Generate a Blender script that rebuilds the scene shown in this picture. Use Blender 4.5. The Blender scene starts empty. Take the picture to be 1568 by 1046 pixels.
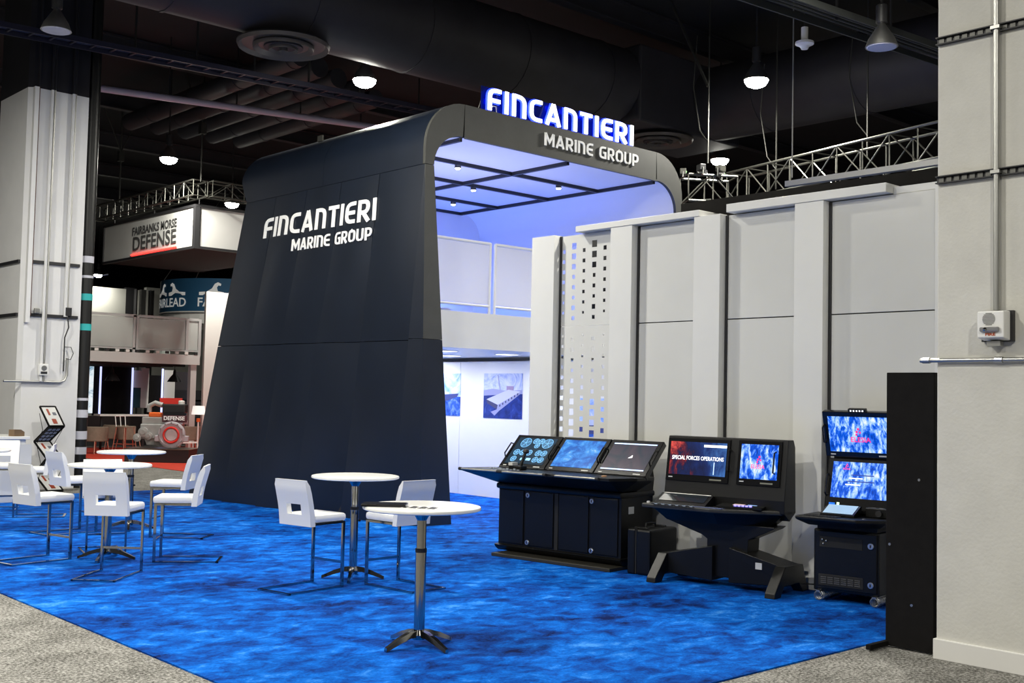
import bpy, bmesh, math, random
from mathutils import Vector, Matrix
random.seed(7)
D = bpy.data
SC = bpy.context.scene
COL = SC.collection
PI = math.pi
R = math.radians

# ------------------------------------------------------------ camera
FPX = 1731.0
VA, VB = Vector((-800 - 784, -(575 - 523), -FPX)), Vector((2680 - 784, -(650 - 523), -FPX))
ax = VB.normalized()
ay = (VA - ax * ax.dot(VA)).normalized()
az = ax.cross(ay)
RW = Matrix((ax, ay, az))            # camera -> world
CAMP = Vector((0, 0, 1.93))
cam = D.cameras.new('camera')
cam.sensor_width = 36.0
cam.lens = FPX / 1568 * 36.0
cam.clip_end = 300
camo = D.objects.new('camera', cam)
COL.objects.link(camo)
camo.matrix_world = Matrix.Translation(CAMP) @ RW.to_4x4()
SC.camera = camo
def ray(x, y): return RW @ Vector((x - 784, -(y - 523), -FPX))
def fl(x, y, z=0.0):
    r = ray(x, y); return CAMP + r * ((z - CAMP.z) / r.z)
def onX(x, y, X0):
    r = ray(x, y); return CAMP + r * (X0 / r.x)
def onY(x, y, Y0):
    r = ray(x, y); return CAMP + r * (Y0 / r.y)

# ------------------------------------------------------------ world and exposure
W = D.worlds.new('hall_ambient'); SC.world = W
W.use_nodes = True
W.node_tree.nodes['Background'].inputs[0].default_value = (0.95, 0.96, 1.0, 1)
W.node_tree.nodes['Background'].inputs[1].default_value = 0.05
SC.view_settings.view_transform = 'Standard'
SC.view_settings.look = 'None'
SC.view_settings.exposure = 0.22
SC.view_settings.gamma = 1.0
SC.view_settings.use_curve_mapping = False
LAMP_W = 400.0

# ------------------------------------------------------------ materials
MATS = {}
def mat(name, col, rough=0.5, metal=0.0, spec=0.5, noise=None, bump=None, emit=None, trans=0.0, alpha=1.0, col2=None, stretch=None, coat=0.0):
    if name in MATS: return MATS[name]
    m = D.materials.new(name); m.use_nodes = True
    nt = m.node_tree; b = nt.nodes['Principled BSDF']
    b.inputs['Base Color'].default_value = (*col, 1)
    b.inputs['Roughness'].default_value = rough
    b.inputs['Metallic'].default_value = metal
    b.inputs['Specular IOR Level'].default_value = spec
    b.inputs['Transmission Weight'].default_value = trans
    b.inputs['Alpha'].default_value = alpha
    b.inputs['Coat Weight'].default_value = coat
    if emit:
        b.inputs['Emission Color'].default_value = (*emit[0], 1)
        b.inputs['Emission Strength'].default_value = emit[1]
    if noise or bump:
        tc = nt.nodes.new('ShaderNodeTexCoord'); mp = nt.nodes.new('ShaderNodeMapping')
        nt.links.new(tc.outputs['Object'], mp.inputs[0])
        if stretch: mp.inputs['Scale'].default_value = stretch
    if noise:
        n = nt.nodes.new('ShaderNodeTexNoise'); n.inputs['Scale'].default_value = noise[0]; n.inputs['Detail'].default_value = noise[1]
        n.inputs['Roughness'].default_value = 0.65
        nt.links.new(mp.outputs[0], n.inputs['Vector'])
        r = nt.nodes.new('ShaderNodeValToRGB')
        r.color_ramp.elements[0].position = noise[2]; r.color_ramp.elements[1].position = noise[3]
        r.color_ramp.elements[0].color = (*col, 1); r.color_ramp.elements[1].color = (*(col2 or col), 1)
        nt.links.new(n.outputs['Fac'], r.inputs[0]); nt.links.new(r.outputs[0], b.inputs['Base Color'])
    if bump:
        n2 = nt.nodes.new('ShaderNodeTexNoise'); n2.inputs['Scale'].default_value = bump[0]; n2.inputs['Detail'].default_value = 4
        nt.links.new(mp.outputs[0], n2.inputs['Vector'])
        bp = nt.nodes.new('ShaderNodeBump'); bp.inputs['Strength'].default_value = bump[1]; bp.inputs['Distance'].default_value = 0.01
        nt.links.new(n2.outputs['Fac'], bp.inputs['Height']); nt.links.new(bp.outputs[0], b.inputs['Normal'])
    MATS[name] = m
    return m

def picture(name, stops, scale=4.0, strength=1.0, stretch=(1, 1, 1), emitting=True, detail=6, dist=1.5, grad=None):
    m = D.materials.new(name); m.use_nodes = True; nt = m.node_tree
    b = nt.nodes['Principled BSDF']; b.inputs['Roughness'].default_value = 0.25; b.inputs['Specular IOR Level'].default_value = 0.2
    tc = nt.nodes.new('ShaderNodeTexCoord'); mp = nt.nodes.new('ShaderNodeMapping'); mp.inputs['Scale'].default_value = stretch
    nt.links.new(tc.outputs['Object'], mp.inputs[0])
    n = nt.nodes.new('ShaderNodeTexNoise'); n.inputs['Scale'].default_value = scale; n.inputs['Detail'].default_value = detail
    n.inputs['Distortion'].default_value = dist; n.inputs['Roughness'].default_value = 0.68
    nt.links.new(mp.outputs[0], n.inputs['Vector'])
    src = n.outputs['Fac']
    if grad:                                   # (axis, weight, offset): slow change along one side of the picture
        sp = nt.nodes.new('ShaderNodeSeparateXYZ'); nt.links.new(tc.outputs['Generated'], sp.inputs[0])
        ma = nt.nodes.new('ShaderNodeMath'); ma.operation = 'MULTIPLY_ADD'
        nt.links.new(sp.outputs[grad[0]], ma.inputs[0]); ma.inputs[1].default_value = grad[1]
        nt.links.new(src, ma.inputs[2]); 
        mb = nt.nodes.new('ShaderNodeMath'); mb.operation = 'ADD'; mb.inputs[1].default_value = grad[2]
        nt.links.new(ma.outputs[0], mb.inputs[0]); src = mb.outputs[0]
    r = nt.nodes.new('ShaderNodeValToRGB'); cr = r.color_ramp
    while len(cr.elements) < len(stops): cr.elements.new(0.5)
    for e, (p, c) in zip(cr.elements, stops): e.position = p; e.color = (*c, 1)
    nt.links.new(src, r.inputs[0])
    if emitting:
        b.inputs['Base Color'].default_value = (0.01, 0.01, 0.012, 1)
        nt.links.new(r.outputs[0], b.inputs['Emission Color']); b.inputs['Emission Strength'].default_value = strength
    else:
        nt.links.new(r.outputs[0], b.inputs['Base Color'])
    return m

M_white = mat('white_laminate', (0.72, 0.72, 0.70), 0.35, noise=(1.2, 3, 0.3, 0.7), col2=(0.76, 0.76, 0.73))
M_panel = mat('gloss_white_panel', (0.66, 0.66, 0.63), 0.18, spec=0.5, noise=(0.8, 3, 0.3, 0.7), col2=(0.70, 0.70, 0.67))
M_leather = mat('white_leatherette', (0.86, 0.86, 0.84), 0.45, bump=(220, 0.12))
M_chrome = mat('chrome', (0.36, 0.36, 0.35), 0.12, 1.0)
M_steel = mat('dull_steel', (0.45, 0.45, 0.43), 0.4, 1.0)
M_tabletop = mat('white_tabletop', (0.88, 0.88, 0.85), 0.25)
M_black = mat('black_powder_coat', (0.0045, 0.0045, 0.0043), 0.38, spec=0.35, bump=(300, 0.15))
M_blackdoor = mat('black_textured_panel', (0.0055, 0.0055, 0.0052), 0.28, bump=(260, 0.25), spec=0.4)
M_blackgloss = mat('black_gloss_bezel', (0.006, 0.006, 0.007), 0.2)
M_rubber = mat('black_rubber', (0.012, 0.012, 0.012), 0.8)
M_navy = mat('navy_stretch_fabric', (0.0042, 0.0080, 0.0165), 0.36, spec=0.6, bump=(180, 0.15), noise=(1.5, 4, 0.3, 0.75), col2=(0.0058, 0.0108, 0.0225))
M_char = mat('charcoal_stretch_fabric', (0.040, 0.041, 0.037), 0.6, bump=(150, 0.25), noise=(2.5, 5, 0.3, 0.7), col2=(0.052, 0.053, 0.047))
M_lining = mat('white_stretch_lining', (0.78, 0.78, 0.80), 0.75)
M_letterw = mat('glowing_vinyl_letter', (0.88, 0.88, 0.86), 0.4, emit=((0.9, 0.9, 0.86), 0.12))  # faint emission brightens these letters, though they are no lamps
M_concrete = mat('painted_concrete', (0.60, 0.59, 0.545), 0.7, noise=(3, 6, 0.25, 0.75), col2=(0.68, 0.67, 0.62), bump=(40, 0.25))
M_colwhite = mat('white_painted_column', (0.72, 0.72, 0.72), 0.6, noise=(1.5, 5, 0.3, 0.75), col2=(0.78, 0.78, 0.78))
M_ceil = mat('black_ceiling', (0.009, 0.009, 0.012), 0.9, noise=(0.5, 4, 0.3, 0.7), col2=(0.016, 0.015, 0.020))
M_duct = mat('dark_painted_duct', (0.022, 0.021, 0.027), 0.6, noise=(1.0, 5, 0.3, 0.7), col2=(0.034, 0.032, 0.040))
M_ductrim = mat('brown_grey_diffuser', (0.10, 0.085, 0.074), 0.5)
M_pipe = mat('lavender_white_pipe', (0.62, 0.56, 0.70), 0.5)  # pale lavender base colour
M_alu = mat('aluminium_truss', (0.13, 0.13, 0.115), 0.4, 0.85)
M_rig = mat('dark_rigging', (0.055, 0.055, 0.05), 0.5, 0.6)
M_dark = mat('dark_hardware', (0.02, 0.02, 0.022), 0.5)
M_lampglass = mat('lit_lamp_lens', (1, 1, 1), 0.4, emit=((1.0, 0.98, 0.88), 60.0))
M_lampoff = mat('unlit_lamp_lens', (0.6, 0.6, 0.66), 0.4)
M_red = mat('red_carpet', (0.50, 0.026, 0.010), 0.9, noise=(8, 4, 0.3, 0.7), col2=(0.60, 0.045, 0.015))
M_orange = mat('orange_paint', (0.85, 0.16, 0.03), 0.4)
M_engine = mat('grey_engine_paint', (0.33, 0.33, 0.32), 0.45, noise=(6, 4, 0.3, 0.7), col2=(0.42, 0.42, 0.41))
M_enginel = mat('lilac_grey_engine_paint', (0.50, 0.46, 0.50), 0.45)
M_tan = mat('taupe_velvet', (0.20, 0.155, 0.115), 0.8, noise=(7, 3, 0.3, 0.7), col2=(0.26, 0.20, 0.15))
M_copper = mat('copper_wire', (0.75, 0.38, 0.28), 0.3, 0.8)
M_backgrey = mat('warm_grey_wall', (0.46, 0.46, 0.42), 0.8)
M_backwhite = mat('white_back_wall', (0.78, 0.78, 0.75), 0.7)
M_blackfab = mat('black_drape', (0.005, 0.0045, 0.0045), 0.9, spec=0.2, noise=(12, 4, 0.3, 0.7), col2=(0.008, 0.0072, 0.007))
M_ledwhite = mat('white_led_face', (1, 1, 1), 0.4, emit=((0.97, 0.97, 1.0), 1.5))
M_ledblue = mat('blue_led_edge', (0.05, 0.1, 1), 0.4, emit=((0.0, 0.03, 1.0), 1.6))
M_ledred = mat('red_led_line', (1, 0.05, 0.03), 0.4, emit=((1.0, 0.02, 0.015), 6.0))
M_frost = mat('frosted_glass', (0.93, 0.94, 0.97), 0.6, trans=0.4, spec=0.3)
M_railwhite = mat('white_rail_paint', (0.86, 0.86, 0.84), 0.35)
M_cardboard = mat('brown_cardboard', (0.20, 0.13, 0.075), 0.8)
M_teal = mat('teal_banner', (0.012, 0.085, 0.185), 0.7)
M_bluetape = mat('teal_tape', (0.03, 0.45, 0.45), 0.6)
M_silvertape = mat('silver_tape', (0.62, 0.62, 0.68), 0.4)
M_paper = mat('paper_sheet', (0.8, 0.8, 0.78), 0.7)
M_lime = mat('lit_lime_light', (0.6, 1, 0.5), 0.4, emit=((0.55, 1.0, 0.45), 1.5))
M_tinted = mat('dark_tinted_screen', (0.06, 0.055, 0.06), 0.3)

def carpet_blue():
    m = D.materials.new('blue_carpet'); m.use_nodes = True; nt = m.node_tree; b = nt.nodes['Principled BSDF']
    b.inputs['Roughness'].default_value = 0.95; b.inputs['Specular IOR Level'].default_value = 0.1
    tc = nt.nodes.new('ShaderNodeTexCoord')
    mp = nt.nodes.new('ShaderNodeMapping'); mp.inputs['Rotation'].default_value = (0, 0, R(42.4)); mp.inputs['Scale'].default_value = (0.72, 1.0, 1)
    nt.links.new(tc.outputs['Object'], mp.inputs[0])
    out = []
    for sc, det, dis in ((0.9, 3, 0.3), (5.5, 6, 0.5), (60.0, 3, 0.0)):
        n = nt.nodes.new('ShaderNodeTexNoise'); n.inputs['Scale'].default_value = sc; n.inputs['Detail'].default_value = det
        n.inputs['Distortion'].default_value = dis; n.inputs['Roughness'].default_value = 0.7
        nt.links.new(mp.outputs[0], n.inputs['Vector']); out.append(n.outputs['Fac'])
    def mul(a, k, c):
        x = nt.nodes.new('ShaderNodeMath'); x.operation = 'MULTIPLY_ADD'
        nt.links.new(a, x.inputs[0]); x.inputs[1].default_value = k
        if isinstance(c, float): x.inputs[2].default_value = c
        else: nt.links.new(c, x.inputs[2])
        return x.outputs[0]
    s = mul(out[2], 0.16, mul(out[1], 0.62, mul(out[0], 0.42, -0.10)))
    r = nt.nodes.new('ShaderNodeValToRGB'); cr = r.color_ramp
    for k in range(2): cr.elements.new(0.5)
    for e, (p, c) in zip(cr.elements, ((0.36, (0.0, 0.008, 0.075)), (0.47, (0.0, 0.058, 0.34)), (0.57, (0.0, 0.140, 0.64)), (0.70, (0.09, 0.37, 0.92)))):
        e.position = p; e.color = (*c, 1)
    nt.links.new(s, r.inputs[0]); nt.links.new(r.outputs[0], b.inputs['Base Color'])
    bp = nt.nodes.new('ShaderNodeBump'); bp.inputs['Strength'].default_value = 0.5; bp.inputs['Distance'].default_value = 0.012
    nt.links.new(s, bp.inputs['Height']); nt.links.new(bp.outputs[0], b.inputs['Normal'])
    return m
M_bluecarpet = carpet_blue()
def carpet_grey():
    m = D.materials.new('speckled_grey_carpet'); m.use_nodes = True; nt = m.node_tree; b = nt.nodes['Principled BSDF']
    b.inputs['Roughness'].default_value = 0.95; b.inputs['Specular IOR Level'].default_value = 0.1
    tc = nt.nodes.new('ShaderNodeTexCoord'); out = []
    for sc, det in ((42.0, 4), (3.0, 4)):
        n = nt.nodes.new('ShaderNodeTexNoise'); n.inputs['Scale'].default_value = sc; n.inputs['Detail'].default_value = det; n.inputs['Roughness'].default_value = 0.75
        nt.links.new(tc.outputs['Object'], n.inputs['Vector']); out.append(n.outputs['Fac'])
    x = nt.nodes.new('ShaderNodeMath'); x.operation = 'MULTIPLY_ADD'; x.inputs[1].default_value = 0.3
    nt.links.new(out[1], x.inputs[0]); nt.links.new(out[0], x.inputs[2])
    r = nt.nodes.new('ShaderNodeValToRGB'); cr = r.color_ramp; cr.elements.new(0.5)
    for e, (p, c) in zip(cr.elements, ((0.52, (0.055, 0.052, 0.047)), (0.64, (0.19, 0.185, 0.17)), (0.76, (0.42, 0.41, 0.385)))):
        e.position = p; e.color = (*c, 1)
    nt.links.new(x.outputs[0], r.inputs[0]); nt.links.new(r.outputs[0], b.inputs['Base Color'])
    return m
M_greycarpet = carpet_grey()

# ------------------------------------------------------------ mesh helpers
class MB:
    def __init__(s): s.v = []; s.f = []
    def add(s, vs, fs):
        o = len(s.v); s.v += [tuple(v) for v in vs]; s.f += [tuple(i + o for i in f) for f in fs]; return s
    def box(s, x0, x1, y0, y1, z0, z1, bev=0.0):
        if bev <= 0:
            vs = [(x, y, z) for z in (z0, z1) for y in (y0, y1) for x in (x0, x1)]
            fs = [(0, 2, 3, 1), (4, 5, 7, 6), (0, 1, 5, 4), (2, 6, 7, 3), (0, 4, 6, 2), (1, 3, 7, 5)]
            return s.add(vs, fs)
        bm = bmesh.new(); bmesh.ops.create_cube(bm, size=1)
        for v in bm.verts:
            v.co = Vector((x0 + (v.co.x + .5) * (x1 - x0), y0 + (v.co.y + .5) * (y1 - y0), z0 + (v.co.z + .5) * (z1 - z0)))
        bmesh.ops.bevel(bm, geom=list(bm.edges), offset=bev, segments=2, affect='EDGES', profile=0.5)
        bm.verts.index_update()
        s.add([v.co for v in bm.verts], [[v.index for v in f.verts] for f in bm.faces]); bm.free(); return s
    def tube(s, pts, r, n=8, closed=False, cap=True):
        pts = [Vector(p) for p in pts]; N = len(pts); rings = []
        prev = None
        for i, p in enumerate(pts):
            if closed: t = (pts[(i + 1) % N] - pts[i - 1])
            else: t = pts[min(i + 1, N - 1)] - pts[max(i - 1, 0)]
            t.normalize()
            if prev is None:
                a = Vector((0, 0, 1)) if abs(t.z) < 0.9 else Vector((1, 0, 0))
                u = t.cross(a).normalized()
            else:
                u = (prev - t * prev.dot(t)).normalized()
            prev = u; w = t.cross(u)
            rr = r[i] if isinstance(r, (list, tuple)) else r
            rings.append([p + (u * math.cos(2 * PI * k / n) + w * math.sin(2 * PI * k / n)) * rr for k in range(n)])
        vs = [q for ring in rings for q in ring]; fs = []
        for i in range(N if closed else N - 1):
            j = (i + 1) % N
            for k in range(n):
                k2 = (k + 1) % n
                fs.append((i * n + k, i * n + k2, j * n + k2, j * n + k))
        if cap and not closed:
            fs.append(tuple(range(n - 1, -1, -1))); fs.append(tuple((N - 1) * n + k for k in range(n)))
        return s.add(vs, fs)
    def bar(s, a, b, w, h, up=(0, 0, 1)):
        a = Vector(a); b = Vector(b); t = (b - a).normalized(); up = Vector(up)
        if abs(t.dot(up)) > 0.95: up = Vector((1, 0, 0))
        u = t.cross(up).normalized() * (w / 2); k = u.normalized().cross(t).normalized() * (h / 2)
        vs = [p + i * u + j * k for p in (a, b) for i, j in ((-1, -1), (1, -1), (1, 1), (-1, 1))]
        return s.add(vs, [(0, 3, 2, 1), (4, 5, 6, 7), (0, 1, 5, 4), (1, 2, 6, 5), (2, 3, 7, 6), (3, 0, 4, 7)])
    def lathe(s, prof, n=24, c=(0, 0, 0), axis='z'):
        vs = []; fs = []
        for (r, z) in prof:
            for k in range(n):
                a = 2 * PI * k / n; p = (r * math.cos(a), r * math.sin(a), z)
                if axis == 'y': p = (p[0], p[2], p[1])
                if axis == 'x': p = (p[2], p[0], p[1])
                vs.append((p[0] + c[0], p[1] + c[1], p[2] + c[2]))
        for i in range(len(prof) - 1):
            for k in range(n):
                k2 = (k + 1) % n; fs.append((i * n + k, i * n + k2, (i + 1) * n + k2, (i + 1) * n + k))
        if prof[0][0] > 1e-5: fs.append(tuple(range(n - 1, -1, -1)))
        if prof[-1][0] > 1e-5: fs.append(tuple((len(prof) - 1) * n + k for k in range(n)))
        return s.add(vs, fs)
    def prism(s, poly, d0, d1, axis='y'):
        n = len(poly)
        def P(a, b, d): return {'y': (a, d, b), 'x': (d, a, b), 'z': (a, b, d)}[axis]
        vs = [P(a, b, d0) for a, b in poly] + [P(a, b, d1) for a, b in poly]
        fs = [tuple(range(n)), tuple(range(2 * n - 1, n - 1, -1))] + [(i, (i + 1) % n + 0, (i + 1) % n + n, i + n) for i in range(n)]
        return s.add(vs, fs)
    def map(s, fn): s.v = [tuple(fn(Vector(v))) for v in s.v]; return s
    def build(s, name, m, parent=None, smooth=False, world=False, bevel=0.0, angle=40):
        me = D.meshes.new(name)
        vs = s.v
        if world and parent is not None:
            o = WLOC[parent.name]; vs = [(v[0] - o[0], v[1] - o[1], v[2] - o[2]) for v in vs]
        me.from_pydata(vs, [], s.f)
        bm = bmesh.new(); bm.from_mesh(me)
        bmesh.ops.recalc_face_normals(bm, faces=bm.faces)
        bm.to_mesh(me); bm.free()
        me.materials.append(m)
        ob = D.objects.new(name, me); COL.objects.link(ob)
        if parent is not None: ob.parent = parent
        if smooth:
            for p in me.polygons: p.use_smooth = True
            e = ob.modifiers.new('es', 'EDGE_SPLIT'); e.split_angle = R(angle)
        if bevel:
            b = ob.modifiers.new('bv', 'BEVEL'); b.width = bevel; b.segments = 2; b.limit_method = 'ANGLE'
        return ob
WLOC = {}
def tag(o, label, cat, group=None, kind=None):
    if label: o['label'] = label
    if cat: o['category'] = cat
    if group: o['group'] = group
    if kind: o['kind'] = kind
    return o
def thing(name, label, cat, loc=(0, 0, 0), rz=0.0, group=None, kind=None):
    o = D.objects.new(name, None); COL.objects.link(o); o.empty_display_size = 0.1
    o.location = loc; o.rotation_euler = (0, 0, rz); WLOC[o.name] = tuple(loc)
    return tag(o, label, cat, group, kind)
def copy_tree(o, parent=None):
    c = o.copy(); COL.objects.link(c); c.parent = parent
    for ch in list(o.children): copy_tree(ch, c)
    return c
def part(name, m, parent, x0, x1, y0, y1, z0, z1, bev=0.0, world=False):
    return MB().box(x0, x1, y0, y1, z0, z1, bev).build(name, m, parent, world=world)
def textmesh(s, size, depth=0.004, bold=0.0, spacing=1.0):
    cu = D.curves.new('lettering', 'FONT'); cu.body = s; cu.size = size; cu.extrude = depth / 2; cu.offset = bold; cu.space_character = spacing
    cu.align_x = 'CENTER'; cu.align_y = 'CENTER'; cu.resolution_u = 3
    o = D.objects.new('lettering', cu); COL.objects.link(o)
    dg = bpy.context.evaluated_depsgraph_get(); dg.update()
    me = D.meshes.new_from_object(o.evaluated_get(dg)); D.objects.remove(o); D.curves.remove(cu)
    me.name = 'lettering'; return me
def lettering(s, size, m, parent, o, right, up, depth=0.004, bold=0.0, fitw=None, fith=None, name='lettering', xf=None):
    me = textmesh(s, size, depth, bold)
    xs = [v.co.x for v in me.vertices]; ys = [v.co.y for v in me.vertices]
    sx = fitw / (max(xs) - min(xs)) if fitw else 1.0; sy = fith / (max(ys) - min(ys)) if fith else 1.0
    mx = (max(xs) + min(xs)) / 2; my = (max(ys) + min(ys)) / 2
    right = Vector(right).normalized(); up = Vector(up).normalized(); nn = right.cross(up); o = Vector(o)
    for v in me.vertices:
        c = v.co.copy(); p = o + right * ((c.x - mx) * sx) + up * ((c.y - my) * sy) + nn * c.z
        v.co = xf(p) if xf else p
    me.materials.clear(); me.materials.append(m)
    ob = D.objects.new(name, me); COL.objects.link(ob)
    if parent is not None: ob.parent = parent
    return ob

# stroke letters of the booth's name
def fillet(path, rad):
    pts = [Vector((p[0], p[1])) for p in path]; out = [pts[0]]
    for i in range(1, len(pts) - 1):
        a, b, c = pts[i - 1], pts[i], pts[i + 1]
        r = rad if len(path[i]) < 3 else path[i][2]
        r = min(r, (a - b).length * 0.5 if i > 1 else (a - b).length, (c - b).length * 0.5 if i < len(pts) - 2 else (c - b).length)
        if r < 0.01: out.append(b); continue
        p0 = b + (a - b).normalized() * r; p1 = b + (c - b).normalized() * r
        for k in range(6):
            t = k / 5; out.append(p0 * (1 - t) ** 2 + b * 2 * t * (1 - t) + p1 * t * t)
    out.append(pts[-1]); return out
def ribbon(mb, path, w, d, rad=0.2):
    P = fillet(path, rad); L = []; Rr = []
    for i, p in enumerate(P):
        t0 = (P[i] - P[i - 1]).normalized() if i > 0 else (P[1] - P[0]).normalized()
        t1 = (P[i + 1] - P[i]).normalized() if i < len(P) - 1 else t0
        n0 = Vector((-t0.y, t0.x)); n1 = Vector((-t1.y, t1.x)); n = (n0 + n1).normalized(); k = 1 / max(0.5, n.dot(n0))
        L.append(p + n * (w / 2 * k)); Rr.append(p - n * (w / 2 * k))
    N = len(P); vs = []
    for z in (0, d):
        vs += [(q.x, q.y, z) for q in L] + [(q.x, q.y, z) for q in Rr]
    fs = []
    for i in range(N - 1):
        fs += [(i, i + 1, N + i + 1, N + i), (2 * N + i, 3 * N + i, 3 * N + i + 1, 2 * N + i + 1),
               (i, 2 * N + i, 2 * N + i + 1, i + 1), (N + i, N + i + 1, 3 * N + i + 1, 3 * N + i)]
    fs += [(0, N, 3 * N, 2 * N), (N - 1, 3 * N - 1, 4 * N - 1, 2 * N - 1)]
    mb.add(vs, fs)
def glyph(ch, w):
    h = w / 2; t = 1 - h
    Q = {
     'F': (0.60, [[(h, 0), (h, t, .3), (.60, t)], [(h, .46), (.56, .46)]]),
     'I': (w, [[(h, 0), (h, 1)]]),
     'N': (0.66, [[(h, 0), (h, 1)], [(h, t), (.66 - h, t, .3), (.66 - h, 0)]]),
     'C': (0.60, [[(.60, t), (h, t, .3), (h, h, .3), (.60, h)]]),
     'A': (0.76, [[(h * .9, 0), (.38, 1.0, 0)], [(.38, 1.0), (.76 - h * .9, 0)], [(.16, .27), (.60, .27)]]),
     'T': (0.62, [[(0, t), (.62, t)], [(.31, 0), (.31, t)]]),
     'E': (0.60, [[(.60, t), (h, t, .3), (h, h, .3), (.60, h)], [(h, .5), (.57, .5)]]),
     'R': (0.66, [[(h, 0), (h, t, 0), (.64 - h, t, .25), (.64 - h, .42, .25), (h, .42)], [(.30, .42), (.60, 0)]]),
     'M': (0.86, [[(h, 0), (h, 1)], [(.86 - h, 0), (.86 - h, 1)], [(h, 1.0), (.43, .30, 0), (.86 - h, 1.0)]]),
     'G': (0.66, [[(.62, t), (h, t, .3), (h, h, .3), (.66 - h, h, .0), (.66 - h, .50, 0), (.38, .50)]]),
     'O': (0.70, [[(.35, t), (h, t, .3), (h, h, .3), (.70 - h, h, .3), (.70 - h, t, .3), (.35, t)]]),
     'U': (0.68, [[(h, 1), (h, h, .3), (.68 - h, h, .3), (.68 - h, 1)]]),
     'P': (0.62, [[(h, 0), (h, t, 0), (.62 - h, t, .25), (.62 - h, .38, .25), (h, .38)]]),
     ' ': (0.34, []),
    }
    return Q[ch]
def word(txt, m, parent, mapfn, w=0.19, gap=0.13, d=1.0, name='letter', grow=0.0):
    """letters one by one; mapfn takes (s along the word 0..1, height 0..1, depth 0..1)"""
    wid = [glyph(c, w)[0] for c in txt]; tot = sum(wid) + gap * (len(txt) - 1); x = 0.0; made = []
    for c, wd in zip(txt, wid):
        mb = MB()
        for st in glyph(c, w)[1]: ribbon(mb, st, w + grow, d, 0.0)
        if mb.v:
            x0 = x; mb.map(lambda v: mapfn((v.x + x0) / tot, v.y, v.z)); made.append(mb.build(name, m, parent))
        x += wd + gap
    return made

# ------------------------------------------------------------ hall shell
tag(MB().box(-40, 70, -40, 90, -0.2, 0.0).build('floor', M_greycarpet), 'grey speckled hall carpet around the booth', None, kind='structure')
tag(MB().box(-40, 70, -40, 90, 10.6, 10.8).build('ceiling', M_ceil), 'black painted exhibition hall ceiling', None, kind='structure')
tag(MB().box(-40, 70, 88, 88.4, 0, 10.6).build('wall_back', M_ceil), 'dark far wall of the hall', None, kind='structure')
tag(MB().box(68, 68.4, -40, 88, 0, 10.6).build('wall_right', M_ceil), 'dark side wall of the hall', None, kind='structure')
bc = MB().box(3.7, 17.5, 4.835, 20.7, 0.0, 0.012).build('booth_carpet', M_bluecarpet)
tag(bc, 'bright mottled blue carpet covering the booth floor', 'carpet')

# ------------------------------------------------------------ lamps of the hall
def make_highbay(lit=True):
    root = thing('high_bay_lamp', 'x', 'ceiling lamp')
    MB().tube([(0, 0, 0.62), (0, 0, 2.6)], 0.02, 6).build('hanger_rod', M_dark, root)
    MB().lathe([(0.05, 0.34), (0.085, 0.36), (0.085, 0.62), (0.05, 0.64)], 12).build('driver_housing', M_dark, root, smooth=True)
    MB().lathe([(0.05, 0.34), (0.10, 0.26), (0.19, 0.12), (0.235, 0.0), (0.225, 0.0), (0.18, 0.115), (0.09, 0.25), (0.0, 0.27)], 20).build('reflector', M_steel, root, smooth=True)
    MB().lathe([(0.222, 0.02), (0.215, -0.04), (0.17, -0.10), (0.09, -0.135), (0.0, -0.145)] if lit else [(0.222, 0.02), (0.21, -0.01), (0.0, -0.025)], 20).build('lens', M_lampglass if lit else M_lampoff, root, smooth=True)
    return root
def lamp_light(root, power, blend=None):
    l = D.lights.new('lamp_glow', 'AREA'); l.shape = 'DISK'; l.size = 0.42; l.energy = power; l.color = (1.0, 0.965, 0.865)
    o = D.objects.new('lamp_glow', l); COL.objects.link(o); o.parent = root; o.location = (0, 0, -0.16)
HB = make_highbay(True); HB_used = False
lampspots = [ # (x, y, z, label)
    (12.37, 17.94, 8.0, 'lit round high bay lamp hanging above the navy arch beside the ring diffuser'),
    (17.49, 12.49, 8.0, 'lit round high bay lamp glaring above the white booth wall'),
    (13.09, 27.85, 8.0, 'lit high bay lamp hanging above the truss of the box sign'),
    (22.72, 17.30, 8.0, 'small bright lamp by the end of the cluttered truss'),
    (17.71, 32.97, 8.0, 'lit lamp beside the plain face of the hanging box sign'),
    (23.89, 48.62, 8.0, 'lit lamp seen under the hanging box sign'),
    (24.15, 59.31, 8.0, 'distant lit lamp beside the black pole with tape bands'),
]
off = [(7.2, 13.0), (12.3, 7.6), (2.0, 8.1), (2.1, 18.5), (-3.2, 3.2), (1.9, -2.2), (-3.1, 13.4), (17.4, 2.2)]
for i, (x, y, z, lb) in enumerate(lampspots + [(x, y, 8.0, None) for x, y in off]):
    o = HB if i == 0 else copy_tree(HB)
    o.location = (x, y, z)
    o['label'] = lb or 'lit high bay lamp of the ceiling grid outside the view'
    if lb is None: o['group'] = 'lamps of the grid outside the view'
for o in [o for o in COL.objects if o.name.startswith('high_bay_lamp')]: lamp_light(o, LAMP_W * (0.35 if o.location.y > 45 else 1.0))
HO = make_highbay(False)
HO.location = fl(86, 47, 7.6); HO['label'] = 'unlit pale lamp disc in front of the black column top'
o = copy_tree(HO); o.location = fl(1350, 72, 7.2); o['label'] = 'unlit pale lamp disc under the cable tray by the concrete column'

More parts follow.
